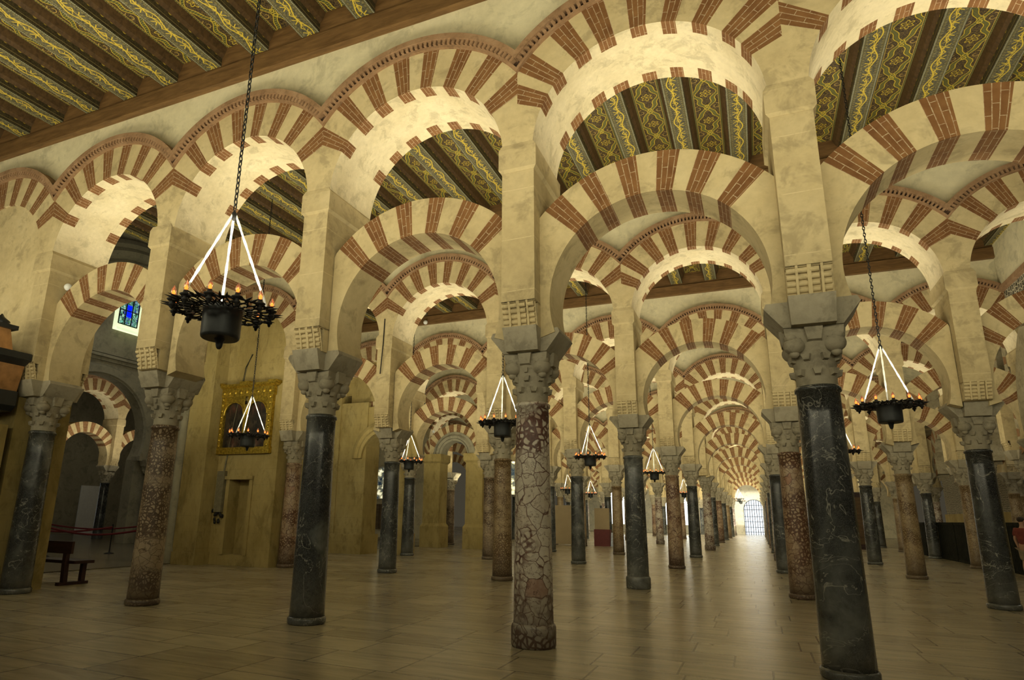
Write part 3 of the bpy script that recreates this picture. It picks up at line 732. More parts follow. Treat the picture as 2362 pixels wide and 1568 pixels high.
# column pair flanking the far opening, and the small double arcade seen through it
for yy, l in ((14.15, 'right'), (8.2, 'left')):
    column(GX + .95, yy, 'brown_breccia', 'shaded brown column engaged at the ' + l + ' jamb of the grey horseshoe opening')
FX = -33.2
for q, yy in enumerate((9.6, 12.9, 16.2, 19.5)):
    column(FX, yy, 'grey_marble', 'dark column of the transverse arcade beyond the grey opening, ' + nth(q) + ' from the left', 'columns beyond the grey opening', 0, PI / 2)
    pier(FX, yy, 'cream pier of the transverse arcade beyond the grey opening, ' + nth(q) + ' from the left', 'piers beyond the grey opening', PI / 2)
for q, yy in enumerate((11.25, 14.55, 17.85)):
    tag(put('horseshoe_arch', LOW_C, None, (FX, yy, 0), PI / 2), 'lower striped arch beyond the grey opening, ' + nth(q) + ' from the left', 'arch', 'striped arches beyond the grey opening')
    up_arch(FX, yy, UP_A, 'upper striped arch beyond the grey opening, ' + nth(q) + ' from the left', 'upper arches beyond the grey opening', PI / 2)
mb = MB(); mb.box(-41, -40, 2, 34, 0, 12)
struct('wall_left_end', mb.mesh('end_wall', 'gray_stone'), label='dim grey wall beyond the far striped arches')
o = put('window_light', boxes('slot', 'daylight', (-39.98, -39.9, 16.6, 17.1, .3, 3.6))); o.name = 'window_2'; o['kind'] = 'structure'; o['label'] = 'tall slot window glowing pale blue beyond the grey opening'
o = put('door_1', boxes('door', 'white_paint', (-39.98, -39.9, 19.6, 20.9, 0, 3.0))); o['kind'] = 'structure'; o['label'] = 'pale grey door beyond the grey opening'
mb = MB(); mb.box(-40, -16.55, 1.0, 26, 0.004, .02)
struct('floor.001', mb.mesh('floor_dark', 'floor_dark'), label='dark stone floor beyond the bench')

# third arcade left end: broad pier with a round opening, chapel wall beyond
y = YS[2]
mb = MB(); mb.box(-18.5, -16.3, y - .55, y + .55, 0, 7.9); mb.box(-16.3, -15.0, y - .5, y + .5, 0, 6.0); mb.box(-18.6, -14.93, y - .62, y + .62, 0, .75)
struct('wall_left_third', mb.mesh('broad_pier', 'ochre_stone'), label='broad ochre pier left of the third arcade')
o = struct('trim_24', ring_mesh([(1.05, -.5), (1.05, -.62), (1.15, -.66), (1.25, -.6), (1.35, -.66), (1.5, -.6), (1.5, -.4)], -PI / 2, PI / 2, 24, 'ochre_stone', 'y'), (-14.1, y, 3.7), label='moulded round arch beside the broad ochre pier')
mb = MB()
for k in range(24):
    a, b = -PI / 2 + PI * k / 24, -PI / 2 + PI * (k + 1) / 24
    pa, pb = (1.05 * math.sin(a), 3.7 + 1.05 * math.cos(a)), (1.05 * math.sin(b), 3.7 + 1.05 * math.cos(b))
    for d in (-.45, .3): mb.face([(pa[0], d, pa[1]), (pb[0], d, pb[1]), (pb[0], d, 5.8), (pa[0], d, 5.8)])
    mb.face([(pa[0], -.45, pa[1]), (pb[0], -.45, pb[1]), (pb[0], .3, pb[1]), (pa[0], .3, pa[1])])
mb.box(-1.9, .62, -.27, .27, 5.6, 6.36); half_disc(mb, -.75, 6.36, 1.425, -.27, .27)
struct('wall_left_third_spandrel', mb.mesh('spandrel', 'ochre_stone'), (-14.1, y, 0), label='ochre spandrel over the round opening of the third arcade')
# engaged pier beside the fifth column of the third arcade
mb = MB(); mb.box(-13.75, -13.4, y + .1, y + .8, 0, 4.0); mb.box(-13.8, -13.35, y + .05, y + .85, 0, .8)
struct('wall_left_respond', mb.mesh('respond', 'ochre_stone'), label='narrow ochre pier beside the black column of the third arcade')
# chapel wall with a picture window and wooden panels
mb = MB(); mb.box(-32, -20, 31.2, 31.6, 0, 9)
struct('wall_chapel', mb.mesh('chapel_wall', 'plaster'), label='pale chapel wall seen past the broad pier')
mb = MB(); mb.box(-25.4, -24.2, 31.12, 31.2, 2.6, 4.3); mb.lathe([(.6, -.02), (.6, .06)], 24); mb = MB()
n = 20; pts = [(-25.4, 2.6), (-24.2, 2.6)] + [(-24.8 + .6 * math.cos(PI * k / n), 4.2 + .6 * math.sin(PI * k / n)) for k in range(n + 1)]
mb.face([(px, 31.15, pz) for px, pz in pts])
o = struct('window_3', mb.mesh('chapel_window', 'picture_window'), label='round headed chapel window with bright figures')
mb = MB(); mb.tube([(px, 31.12, pz) for px, pz in pts], .06, 6, 0, True); put('window_frame', mb.mesh('window_frame', 'white_paint'), o)
mb = MB()
for k in range(4): mb.box(-26.6 + k * .85, -25.8 + k * .85, 31.08, 31.2, .55, 2.25)
struct('trim_25', mb.mesh('chapel_panels', 'panel_wood'), label='weathered wooden wainscot panels under the chapel window')

# portal in the fourth arcade
y = YS[3]; cx = -14.49
mb = MB()
for s in (-1, 1):
    x0, x1 = (cx - 1.62, cx - .72) if s < 0 else (cx + .72, cx + 1.62)
    mb.box(x0, x1, y - .45, y + .45, 0, 4.1); mb.box(x0 - .08, x1 + .08, y - .53, y + .53, 0, 1.0, 0, (x0 - .08, x1 + .08, y - .53, y + .53)); mb.box(x0 - .08, x1 + .08, y - .53, y + .53, 1.0, 1.15, 0, (x0, x1, y - .45, y + .45))
    mb.box(x0 - .02, x1 + .02, y - .47, y + .47, 4.1, 4.2, 0, (x0 - .1, x1 + .1, y - .55, y + .55)); mb.box(x0 - .1, x1 + .1, y - .55, y + .55, 4.2, 4.55)
o = thing('stone_portal', 'stone portal with stout square piers filling a bay of the fourth arcade', 'portal', (0, 0, 0))
put('portal_piers', mb.mesh('portal_piers', 'ochre_stone'), o)
put('portal_arch', ring_mesh([(.72, -.34), (.72, .34), (.82, .4), (.82, -.4)], -1.75, 1.75, 28, 'gray_stone', 'y'), o, (cx, y, 4.5))
put('outer_molding', ring_mesh([(.84, -.40), (.96, -.46), (1.05, -.38), (1.16, -.36), (1.16, -.28), (.84, -.28)], -1.7, 1.7, 28, 'gray_stone', 'y'), o, (cx, y, 4.5))
mb = MB()
for k in range(24):
    a, b = -1.7 + 3.4 * k / 24, -1.7 + 3.4 * (k + 1) / 24
    pa = (.78 * math.sin(a), 4.5 + .78 * math.cos(a)); pb = (.78 * math.sin(b), 4.5 + .78 * math.cos(b)); qa = (1.3 * math.sin(a), 4.25 + 1.3 * math.cos(a)); qb = (1.3 * math.sin(b), 4.25 + 1.3 * math.cos(b))
    mb.face([(cx + qa[0], y - .29, qa[1]), (cx + qb[0], y - .29, qb[1]), (cx + qb[0], y + .29, qb[1]), (cx + qa[0], y + .29, qa[1])]); mb.face([(cx + pa[0], y - .29, pa[1]), (cx + pb[0], y - .29, pb[1]), (cx + pb[0], y + .29, pb[1]), (cx + pa[0], y + .29, pa[1])])
    for d in (-.29, .29): mb.face([(cx + pa[0], y + d, pa[1]), (cx + pb[0], y + d, pb[1]), (cx + qb[0], y + d, qb[1]), (cx + qa[0], y + d, qa[1])])
put('tympanum', mb.mesh('tympanum', 'gray_stone'), o)
# small columns in the passage behind the portal
for q, (px, py) in enumerate([(-16.3, 24.6), (-15.0, 25.4)]):
    column(px, py, 'brown_breccia', 'brown column seen through the stone portal, ' + ('left' if q == 0 else 'right') + ' of the two')
    pa_ = put('horseshoe_arch', LOW_C, None, (px + (-.85 if q == 0 else .85) , py, 0)); pa_.scale.x = .52; tag(pa_, 'dim striped arch seen through the stone portal, ' + ('left' if q == 0 else 'right') + ' of the two', 'arch')
o = put('door_2', boxes('pale_door', 'white_paint', (-17.9, -16.6, 33.0, 33.1, 0, 2.7))); o['kind'] = 'structure'; o['label'] = 'pale panel door seen through the stone portal'
o = put('window_4', boxes('glow', 'picture_window', (-17.3, -15.6, 33.0, 33.1, 3.0, 5.2))); o['kind'] = 'structure'; o['label'] = 'bright window seen through the stone portal'

# ------------------------------------------------------------------ right side: maqsura fence, transverse arcade, carved walls
def fence(y0, y1, label):
    t = thing('fence', label, 'fence', (6.9, y0, 0), 0, 'fence panels on the right side')
    L = y1 - y0; mb = MB(); n = max(2, int(L / .16))
    for k in range(n): a = L * k / n; mb.box(-.02, .02, a + .012, a + L / n - .012, .08, 1.5)
    put('boards', mb.mesh('boards', 'fence_dark'), t)
    put('top_rail', boxes('top_rail', 'fence_dark', (-.045, .045, 0, L, 1.5, 1.62)), t); put('bottom_rail', boxes('bottom_rail', 'fence_dark', (-.04, .04, 0, L, 0, .1)), t)
    return t
FE = [(15.2, 'nearest'), (17.9, 'second'), (20.6, 'third'), (23.3, 'fourth'), (26.0, 'fifth'), (28.7, 'sixth'), (31.4, 'farthest')]
for yy, l in FE: fence(yy, yy + 2.62, 'dark panelled fence on the right, ' + l + ' of its run')
def poly_mesh():
    """polylobed arch: scalloped intrados, carved face"""
    mb = MB(); n = 132; t = .26; zc = 4.2
    def rin(a): return 1.18 + .13 * abs(math.cos(a * 4.5))
    for k in range(n):
        a, b = -1.9 + 3.8 * k / n, -1.9 + 3.8 * (k + 1) / n
        ra, rb = rin(a), rin(b); A = lambda r, th, d: (r * math.sin(th), d, zc + r * math.cos(th))
        oa, ob = min(1.92, 1.55 / max(.01, abs(math.sin(a)))), min(1.92, 1.55 / max(.01, abs(math.sin(b))))
        mi = 1 if int((a + 1.9) / .19) % 2 else 0
        for d in (-t, t): mb.face([A(ra, a, d), A(rb, b, d), A(ob, b, d), A(oa, a, d)], mi, [(0, 0), (0, .03), (.5, .03), (.5, 0)])
        mb.face([A(ra, a, -t), A(rb, b, -t), A(rb, b, t), A(ra, a, t)], 0); mb.face([A(oa, a, -t), A(ob, b, -t), A(ob, b, t), A(oa, a, t)], 0)
    return mb.mesh('lobed_arch', ['carved', 'brick'])
POLY = poly_mesh()
TY = [17.9, 25.0, 32.1]
for q, yy in enumerate(TY):
    column(7.3, yy, 'grey_marble', 'dark slender column behind the fence, ' + nth(q) + ' from the right', 'columns behind the fence', 1, PI / 2)
    pier(7.3, yy, 'carved cream pier behind the fence, ' + nth(q) + ' from the right', 'piers behind the fence', PI / 2)
for q, yy in enumerate([16.1, 19.65, 23.2, 26.8, 30.3, 33.9]):
    for lvl, dz, w in ((0, 0, 'lower'), (1, 2.35, 'upper')):
        o = put('lobed_arch', POLY, None, (7.3, yy, dz), PI / 2); o.scale.x = .95; tag(o, w + ' carved many lobed arch over the fence, ' + nth(q) + ' from the right', 'arch', 'lobed arches over the fence')
for q, (xx, yy) in enumerate([(11.0, 24.5), (11.0, 31.6), (12.4, 33.6), (11.0, 39)]):
    column(xx, yy, ['black_marble', 'tan_breccia', 'black_marble', 'grey_marble'][q], 'slim shaded column beyond the fence, ' + nth(q) + ' in depth', 'columns beyond the fence')
    tag(put('lobed_arch', POLY, None, (xx - 1.6, yy, 0)), 'carved lobed arch beyond the fence, ' + nth(q) + ' in depth', 'arch', 'lobed arches beyond the fence')
mb = MB(); mb.box(10.3, 10.5, 33.6, 34.6, 0, 4.6)
M['yellow_wall'] = plain('yellow_wall', (.62, .47, .08), .8, var=.1).m
struct('wall_right_yellow', mb.mesh('yellow_strip', 'yellow_wall'), label='narrow yellow lit wall strip beyond the fence')
mb = MB(); mb.box(14.2, 14.6, 8, 60, 0, 9.9)
struct('wall_right_far', mb.mesh('far_right_wall', 'carved_lattice'), label='pale carved stucco wall far on the right')
mb = MB(); mb.box(14.05, 14.2, 8, 60, 0, 2.4)
struct('baseboard_right', mb.mesh('dado', 'ochre_stone'), label='plain ochre dado under the carved stucco')
# wall across the second-to-third aisle on the right, with brown band and carved lattice
mb = MB(); mb.box(6.15, 6.5, YS[1] + .5, YS[2] - .48, 8.1, 9.95)
struct('wall_right', mb.mesh('cross_wall', 'plaster'), label='plaster wall crossing the aisle at the right edge')
mb = MB(); mb.box(6.08, 6.5, YS[1] + .5, YS[2] - .6, 7.98, 8.12)
struct('trim_26', mb.mesh('band', 'cornice_brick'), label='brown band under the right plaster wall')
mb = MB(); mb.box(6.2, 6.5, YS[1] + .5, YS[2] - .6, 7.35, 7.98)
struct('wall_right_lattice', mb.mesh('lattice', 'carved_lattice'), label='carved black and white lattice under the brown band')
yc = (YS[1] + YS[2]) / 2
o = put('transverse_arch', ring_mesh([(2.4, -.25), (2.4, .3), (3.1, .3), (3.1, -.25)], -1.75, 1.75, 40, 'carved'), None, (6.35, yc, 4.4)); tag(o, 'broad carved cross arch at the right edge beneath the lattice', 'arch')
# white wall strip and dark cabinet between columns on the right
mb = MB(); mb.box(5.9, 6.9, 44, 44.4, 0, 6)
struct('wall_right_white', mb.mesh('white_strip', 'plaster'), label='narrow pale wall strip behind the black columns on the right')
t = thing('wooden_cabinet', 'tall dark wooden cabinet standing behind the large black column', 'cabinet', (4.6, 37.6, 0))
put('cabinet_body', boxes('cabinet_body', 'bench_wood', (-.75, .75, 0, .7, 0, 3.2)), t)
mb = MB(); mb.box(-.82, .82, -.07, .75, 3.2, 3.35); mb.box(-.82, .82, -.07, .75, 0, .2); put('cabinet_cornice', mb.mesh('cabinet_cornice', 'bench_wood'), t)
for s in (-1, 1): put('door', boxes('door', 'wood_dark', (s * .38 - .32, s * .38 + .32, -.04, 0, .3, 3.05)), t)

# ------------------------------------------------------------------ far end: gate and daylight
GY = 77.6
mb = MB()
arch_wall('wall_far', -24, 14, 10, -1.1, 1.2, 2.9, 1.2, .4, 'plaster', 'y', GY, label='pale end wall with the arched gateway')
o = struct('window_5', boxes('outside', 'daylight', (-4.5, 2.5, GY + 3.0, GY + 3.1, 0, 6.5)), label='bright daylight court beyond the gate')
t = thing('iron_gate', 'black iron grille gate closing the bright arched end of the aisle', 'gate', (-1.1, GY - .3, 0))
mb = MB(); mb.tube([(-1.18, 0, 0), (-1.18, 0, 2.9)] + [(-1.18 * math.cos(PI * k / 16), 0, 2.9 + 1.18 * math.sin(PI * k / 16)) for k in range(1, 16)] + [(1.18, 0, 2.9), (1.18, 0, 0)], .05); put('gate_frame', mb.mesh('gate_frame', 'iron'), t)
mb = MB()
for k in range(-4, 5): mb.tube([(k * .26, 0, 0), (k * .26, 0, 2.9 + math.sqrt(max(0, 1.18 ** 2 - (k * .26) ** 2)))], .04)
put('bars', mb.mesh('bars', 'iron'), t)
mb = MB()
for z in (.3, .85, 1.5, 2.1, 2.9, 3.4): mb.tube([(-1.18 if z <= 2.9 else -1.05, 0, z), (1.18 if z <= 2.9 else 1.05, 0, z)], .035)
put('cross_rails', mb.mesh('cross_rails', 'iron'), t)
# daylight openings far on the left of the hall
for q, (x0, x1, yy) in enumerate([(-16, -12.4, 64), (-11.5, -8, 70), (-22, -19, 52)]):
    struct('window_%d' % (6 + q), boxes('far_window', 'daylight', (x0, x1, yy, yy + .1, 1.0, 5.5)), label='glowing far window, ' + nth(q) + ' from the right' )

# display boards between the columns
t = thing('display_board', 'large plain beige display board between dark columns', 'board', (-11.15, 29.3, 0))
put('panel', boxes('panel', 'beige_board', (-.62, .62, 0, .08, .05, 2.25)), t)
for s in (-1, 1): put('foot', boxes('foot', 'wood_dark', (s * .5 - .05, s * .5 + .05, -.25, .3, 0, .05)), t)
t = thing('info_stand', 'beige board on a maroon base cabinet between the columns', 'stand', (-8.95, 29.4, 0))
put('panel', boxes('panel', 'beige_board', (-.42, .42, 0, .12, .92, 2.1)), t); put('base_cabinet', boxes('base_cabinet', 'maroon', (-.45, .45, -.1, .4, 0, .92), (-.46, .46, -.11, .41, .45, .5)), t)
mb = MB(); mb.box(-.14, .14, 0, .2, 0, .75, 0, (-.1, .1, .02, .16)); o = put('white_bag', mb.mesh('white_bag', 'blue_bag'), None, (-8.32, 29.3, 0)); tag(o, 'upright bluish white sack beside the maroon cabinet', 'bag')

# ------------------------------------------------------------------ chandeliers
def chandelier_parts():
    P = {}
    mb = MB(); mb.lathe([(.155, -.27), (.165, -.262), (.17, -.24), (.172, .0), (.176, .03), (.16, .035), (.14, .03)], 32); P['drum'] = mb.mesh('drum', 'iron_drum')
    mb = MB(); mb.lathe([(.012, -.365), (.022, -.355), (.03, -.33), (.034, -.30), (.05, -.27)], 14); P['finial'] = mb.mesh('finial', 'iron_drum')
    mb = MB()
    for R, amp, fq, ph in ((.235, .025, 24, 0), (.30, .03, 24, PI), (.365, .028, 24, 0), (.425, .018, 24, PI)):
        mb.tube([((R + amp * math.cos(fq * a + ph)) * math.cos(a), (R + amp * math.cos(fq * a + ph)) * math.sin(a), .012 * math.sin(fq * a)) for a in [2 * PI * k / 192 for k in range(192)]], .0075, 5, 0, True)
    for k in range(24):
        a = 2 * PI * k / 24; mb.tube([(.17 * math.cos(a), .17 * math.sin(a), 0), (.43 * math.cos(a), .43 * math.sin(a), 0)], .006, 4)
    P['crown_lattice'] = mb.mesh('crown_lattice', 'iron')
    mb = MB()
    for k in range(12):
        a = 2 * PI * (k + .5) / 12; c, s = math.cos(a), math.sin(a)
        for da in (-.06, .06):
            c2, s2 = math.cos(a + da), math.sin(a + da)
            mb.tube([(.41 * c2, .41 * s2, 0), (.45 * c2, .45 * s2, .005), (.53 * c2, .53 * s2, .012)], [.009, .013, .001], 5)
    mb.tube([(.43 * math.cos(2 * PI * k / 48), .43 * math.sin(2 * PI * k / 48), 0) for k in range(48)], .009, 5, 0, True)
    P['spike_ring'] = mb.mesh('spike_ring', 'iron')
    mb = MB(); mb.lathe([(.004, -.075), (.014, -.065), (.014, -.05), (.028, -.04), (.03, -.025), (.015, -.01), (.036, .0), (.05, .014), (.047, .018), (.024, .02), (.02, .05), (.012, .052)], 12); P['candle_cup'] = mb.mesh('candle_cup', 'iron')
    mb = MB(); mb.lathe([(.010, .05), (.02, .07), (.024, .09), (.018, .11), (.008, .132), (.001, .148)], 10); P['bulb'] = mb.mesh('bulb', 'bulb_glass')
    mb = MB(); mb.lathe([(.005, .055), (.010, .066), (.010, .08), (.003, .098)], 8); P['filament'] = mb.mesh('filament', 'bulb_glow')
    mb = MB(); n = 30; L = Vector((-.39, 0, .93))
    pts, rs = [], []
    for k in range(n + 1):
        f = k / n; pts.append(Vector((.41, 0, .02)) + L * f); q = (f * 5) % 1; rs.append(.0045 + .009 * math.sin(PI * q) ** .8 if .04 < q < .96 else .0105)
    mb.tube(pts, rs, 6); P['hanger_rod'] = mb.mesh('hanger_rod', 'rod_metal')
    mb = MB(); mb.lathe([(.01, .90), (.028, .92), (.03, .95), (.02, .98), (.008, 1.0)], 10); P['hub'] = mb.mesh('hub', 'iron')
    mb = MB(); z = 1.0; k = 0
    while z < 6.3:
        a = (k % 2) * PI / 2
        mb.tube([(.016 * math.cos(2 * PI * q / 8) * math.cos(a), .016 * math.cos(2 * PI * q / 8) * math.sin(a), z + .035 + .038 * math.sin(2 * PI * q / 8)) for q in range(8)], .0075, 4, 0, True)
        z += .058; k += 1
    P['chain'] = mb.mesh('chain', 'iron')
    return P
CP = chandelier_parts()
CHL = []
def chandelier(x, y, zc, label, rot=0., scale=1., fine=True, hook=True):
    t = thing('chandelier', label, 'chandelier', (x, y, zc), rot, 'hanging iron chandeliers'); t.scale = (scale,) * 3
    for k in ('drum', 'crown_lattice', 'spike_ring', 'hub', 'chain'): put(k, CP[k], t)
    put('finial', CP['finial'], t)
    for k in range(3): put('hanger_rod', CP['hanger_rod'], t, (0, 0, 0), .35 + 2 * PI * k / 3)['label'] = 'bright silvery hanger rod'
    for k in range(12):
        a = 2 * PI * k / 12; c = put('candle_cup', CP['candle_cup'], t, (.43 * math.cos(a), .43 * math.sin(a), 0))
        b = put('bulb', CP['bulb'], c); put('filament', CP['filament'], b) if not fine else None
        if fine:
            put('filament', CP['filament'], c)
    CHL.append((x, y, zc, scale))
ZC = 3.29
chandelier(-5.05, -3.65, ZC, 'large iron chandelier hanging in the nearest aisle, in front of the painting')
chandelier(1.29, 3.75, ZC, 'iron chandelier to the right of the large black column')
chandelier(-11.75, 3.9, ZC, 'iron chandelier hanging before the gilt framed painting', .2)
chandelier(-5.16, 3.75, ZC, 'iron chandelier partly hidden behind the large red and cream breccia column', .5)
chandelier(-5.16, 11.0, ZC, 'iron chandelier between the large breccia column and the dark grey column', .1)
chandelier(-4.3, 18.0, ZC, 'iron chandelier right of the dark grey column in the third aisle', .3)
chandelier(-11.5, 11.3, ZC, 'iron chandelier half hidden behind the black column left of the portal', .4)
chandelier(1.35, 11.0, ZC, 'iron chandelier peeking from behind the right edge of the large black column, upper of two', .2)
chandelier(1.9, 18.0, ZC, 'iron chandelier peeking from behind the right edge of the large black column, lower of two', .2)
chandelier(-11.9, 39.2, ZC, 'small distant chandelier between the black columns above the info stand', 0)
chandelier(-5.2, 38.0, ZC, 'small distant chandelier beside the reddish breccia column left of the aisle', 0)
chandelier(-11.7, 32.2, ZC, 'small distant chandelier above the beige display board', 0)
for q, yy in enumerate((60.2, 67.2)): chandelier(-2.3, yy, ZC + .35, 'tiny chandelier near the gate, ' + ('nearer' if q == 0 else 'farther') + ' of the two', 0)

# ------------------------------------------------------------------ painting
t = thing('framed_painting', 'gilt framed double painting of dark figures hanging on the ochre wall', 'painting', (-14.72, YS[1] - .5, 3.2))
mb = MB()
mb.box(-1.02, -.84, -.12, 0, 0, 1.75); mb.box(.84, 1.02, -.12, 0, 0, 1.75); mb.box(-1.05, 1.05, -.13, 0, 0, .2); mb.box(-.06, .06, -.11, 0, .2, 1.5)
for cxx in (-.45, .45):
    n = 16
    for k in range(n):
        a, b = PI * k / n, PI * (k + 1) / n
        pa, pb = (cxx + .39 * math.cos(a), 1.2 + .39 * math.sin(a)), (cxx + .39 * math.cos(b), 1.2 + .39 * math.sin(b))
        mb.face([(pa[0], -.1, pa[1]), (pb[0], -.1, pb[1]), (pb[0], -.1, 1.75), (pa[0], -.1, 1.75)]); mb.face([(pa[0], -.1, pa[1]), (pb[0], -.1, pb[1]), (pb[0], 0, pb[1]), (pa[0], 0, pa[1])])
        mb.tube([(pa[0], -.11, pa[1]), (pb[0], -.11, pb[1])], .03, 5)
for k in range(9):
    for s in (-1, 1): mb.ball((s * .93, -.12, .25 + k * .18), (.05, .03, .055), 8, 5)
put('frame', mb.mesh('frame', 'gold'), t)
mb = MB(); mb.box(-1.06, 1.06, -.14, 0, 1.75, 2.02)
for k in range(9): mb.ball((-.9 + k * .225, -.14, 1.88), (.07, .035, .07), 8, 5)
put('frieze', mb.mesh('frieze', 'gold'), t)
mb = MB(); mb.box(-1.08, 1.08, -.16, 0, 2.02, 2.07, 0, (-1.18, 1.18, -.25, 0)); mb.box(-1.18, 1.18, -.25, 0, 2.07, 2.13); mb.box(-.2, .2, -.27, 0, 2.13, 2.19); mb.box(-1.22, -.9, -.27, 0, 2.10, 2.18); mb.box(.9, 1.22, -.27, 0, 2.10, 2.18)
put('cornice', mb.mesh('cornice', 'gold'), t)
for cxx in (-.45, .45): put('canvas', boxes('canvas', 'canvas', (cxx - .4, cxx + .4, -.04, -.02, .19, 1.62)), t)['label'] = 'dark painted canvas'
# service box and cable left of the door
yw = YS[1] - .5
t = thing('service_box', 'narrow grey service box on the ochre wall left of the doorway niche', 'box', (-15.42, yw, 1.5))
put('box_body', boxes('box_body', 'grey_box', (-.14, .14, -.12, 0, 0, 1.2)), t)
mb = MB(); r = random.Random(3)
for k in range(14): mb.ball((r.uniform(-.2, .2), -.08, r.uniform(-.3, .1)), (.04, .04, .06), 6, 4)
put('key_bundle', mb.mesh('key_bundle', 'iron'), t)
mb = MB(); mb.tube([(-15.4, yw - .02, 2.7), (-15.2, yw - .02, 4.2), (-14.95, yw - .02, 5.9), (-14.75, yw - .02, 6.3)], .025, 6)
tag(put('wall_cable', mb.mesh('wall_cable', 'grey_box')), 'thin grey cable running up the ochre wall from the service box', 'cable')
mb = MB(); mb.tube([(-9.95, YS[1] - .58, 6.9), (-9.95, YS[1] - .6, 6.2), (-10.0, YS[1] - .6, 5.3)], .015, 5)
tag(put('pier_cable', mb.mesh('pier_cable', 'iron')), 'thin dark cable hanging down a cream pier of the second arcade', 'cable')

# ------------------------------------------------------------------ bench, rope barriers, altarpiece, spotlights
t = thing('wooden_bench', 'dark wooden bench with a plank back beside the black column at the left', 'bench', (-13.72, 1.25, 0))
put('seat', boxes('seat', 'bench_wood', (-2.2, .22, .02, .46, .42, .48)), t)
put('backrest', boxes('backrest', 'bench_wood', (-2.2, .2, -.07, -.02, .62, .86)), t)
for xx in (0, -1.95):
    mb = MB(); mb.box(xx - .05, xx + .05, -.04, .05, .06, .42, 0, (xx - .05, xx + .05, -.06, .03)); mb.box(xx - .05, xx + .05, -.06, .02, .42, .8); mb.box(xx - .045, xx + .045, .34, .43, .06, .42); mb.box(xx - .06, xx + .06, -.12, .5, 0, .06)
    put('leg', mb.mesh('leg', 'bench_wood'), t)
def barrier(p0, p1, sag, label):
    t = thing('rope_barrier', label, 'barrier', (p0[0], p0[1], .02), 0, 'red rope barriers'); d = Vector((p1[0] - p0[0], p1[1] - p0[1], 0))
    mb = MB(); mb.tube([(d.x * k / 16, d.y * k / 16, .9 - sag * math.sin(PI * k / 16)) for k in range(17)], .035, 6); put('rope', mb.mesh('rope', 'red_rope'), t)
    for q in (Vector((0, 0, 0)), d):
        mb = MB(); mb.lathe([(.16, 0), (.16, .02), (.03, .05), (.022, .1), (.022, .95), (.035, .97), (.02, 1.0)], 12); put('post', mb.mesh('post', 'iron'), t, q)
barrier((-21.7, 6.0), (-18.1, 6.5), .18, 'red rope barrier sagging in front of the corner pier')
barrier((-24.6, 6.6), (-21.6, 8.2), .18, 'red rope barrier sagging behind the bench')
barrier((-29.0, 10.4), (-24.5, 12.2), .22, 'red rope barrier farther back in the grey opening')

t = thing('altarpiece', 'gilt and dark marble altarpiece cut by the left edge of the photo', 'altarpiece', (-13.22, -.57, 0))
mb = MB(); mb.box(-2.9, -.1, -.4, 0, 0, 3.0); mb.box(-2.9, -.7, 0, .15, 0, 4.0); put('panel_body', mb.mesh('panel_body', 'ochre_stone'), t)
mb = MB(); mb.box(-.62, -.16, -.5, -.4, .9, 3.25); put('pilaster', mb.mesh('pilaster', 'gold'), t)
put('pilaster_inlay', boxes('pilaster_inlay', 'black_stone', (-.5, -.28, -.52, -.5, 1.0, 3.05)), t)
mb = MB(); mb.box(-2.9, -.1, -.55, 0, 3.25, 3.35, 0, (-2.9, .0, -.65, 0)); mb.box(-2.9, 0, -.65, 0, 3.35, 3.62); put('capital_band', mb.mesh('capital_band', 'black_stone'), t)
mb = MB(); mb.box(-2.9, -.05, -.58, 0, 3.62, 4.1, 0, (-2.9, .05, -.66, 0)); put('entablature', mb.mesh('entablature', 'orange_marble'), t)
mb = MB(); mb.box(-2.9, .05, -.66, 0, 4.1, 4.2, 0, (-2.9, .22, -.85, 0)); mb.box(-2.9, .22, -.85, 0, 4.2, 4.32); mb.box(-2.9, -.1, -.6, 0, 4.32, 4.6, 0, (-2.9, -.7, -.5, 0)); put('cornice', mb.mesh('cornice', 'black_stone'), t)
mb = MB(); mb.box(-.13, .21, -.75, -.35, 4.32, 4.70, 0, (-.08, .16, -.70, -.42)); put('finial_block', mb.mesh('finial_block', 'orange_marble'), t)
mb = MB(); mb.box(-.15, .23, -.77, -.33, 4.70, 4.78); mb.lathe([(.12, 4.78), (.15, 4.84), (.05, 4.92), (.01, 4.98)], 10, (.04, -.55)); put('finial_cap', mb.mesh('finial_cap', 'black_stone'), t)

def spotlight(x, y, z, aim, label):
    t = thing('spotlight', label, 'spotlight', (x, y, z), aim)
    mb = MB(); mb.lathe([(.05, 0), (.05, .02), (.012, .03), (.012, .12)], 10); put('bracket', mb.mesh('bracket', 'iron'), t)
    mb = MB(); mb.ball((0, 0, .17), .075, 12, 8); put('glass_globe', mb.mesh('glass_globe', 'white_paint'), t)
for i, l in ((3, 'left'),):
    pass
spotlight(-12.80, -.26, 5.58, 0, 'small glass spotlight perched on the leftmost lower arch of the nearest arcade')
spotlight(-15.74, YS[3] - .24, 5.57, 0, 'small glass spotlight perched on the striped arch above the stone portal')
mb = MB(); mb.ball((0, 0, 0), .09, 12, 8); o = put('mounted_camera', mb.mesh('camera_dome', 'white_paint'), None, (-12.4, YS[2] - .66, 9.1)); tag(o, 'round white camera dome under the timber plate of the third arcade', 'camera')

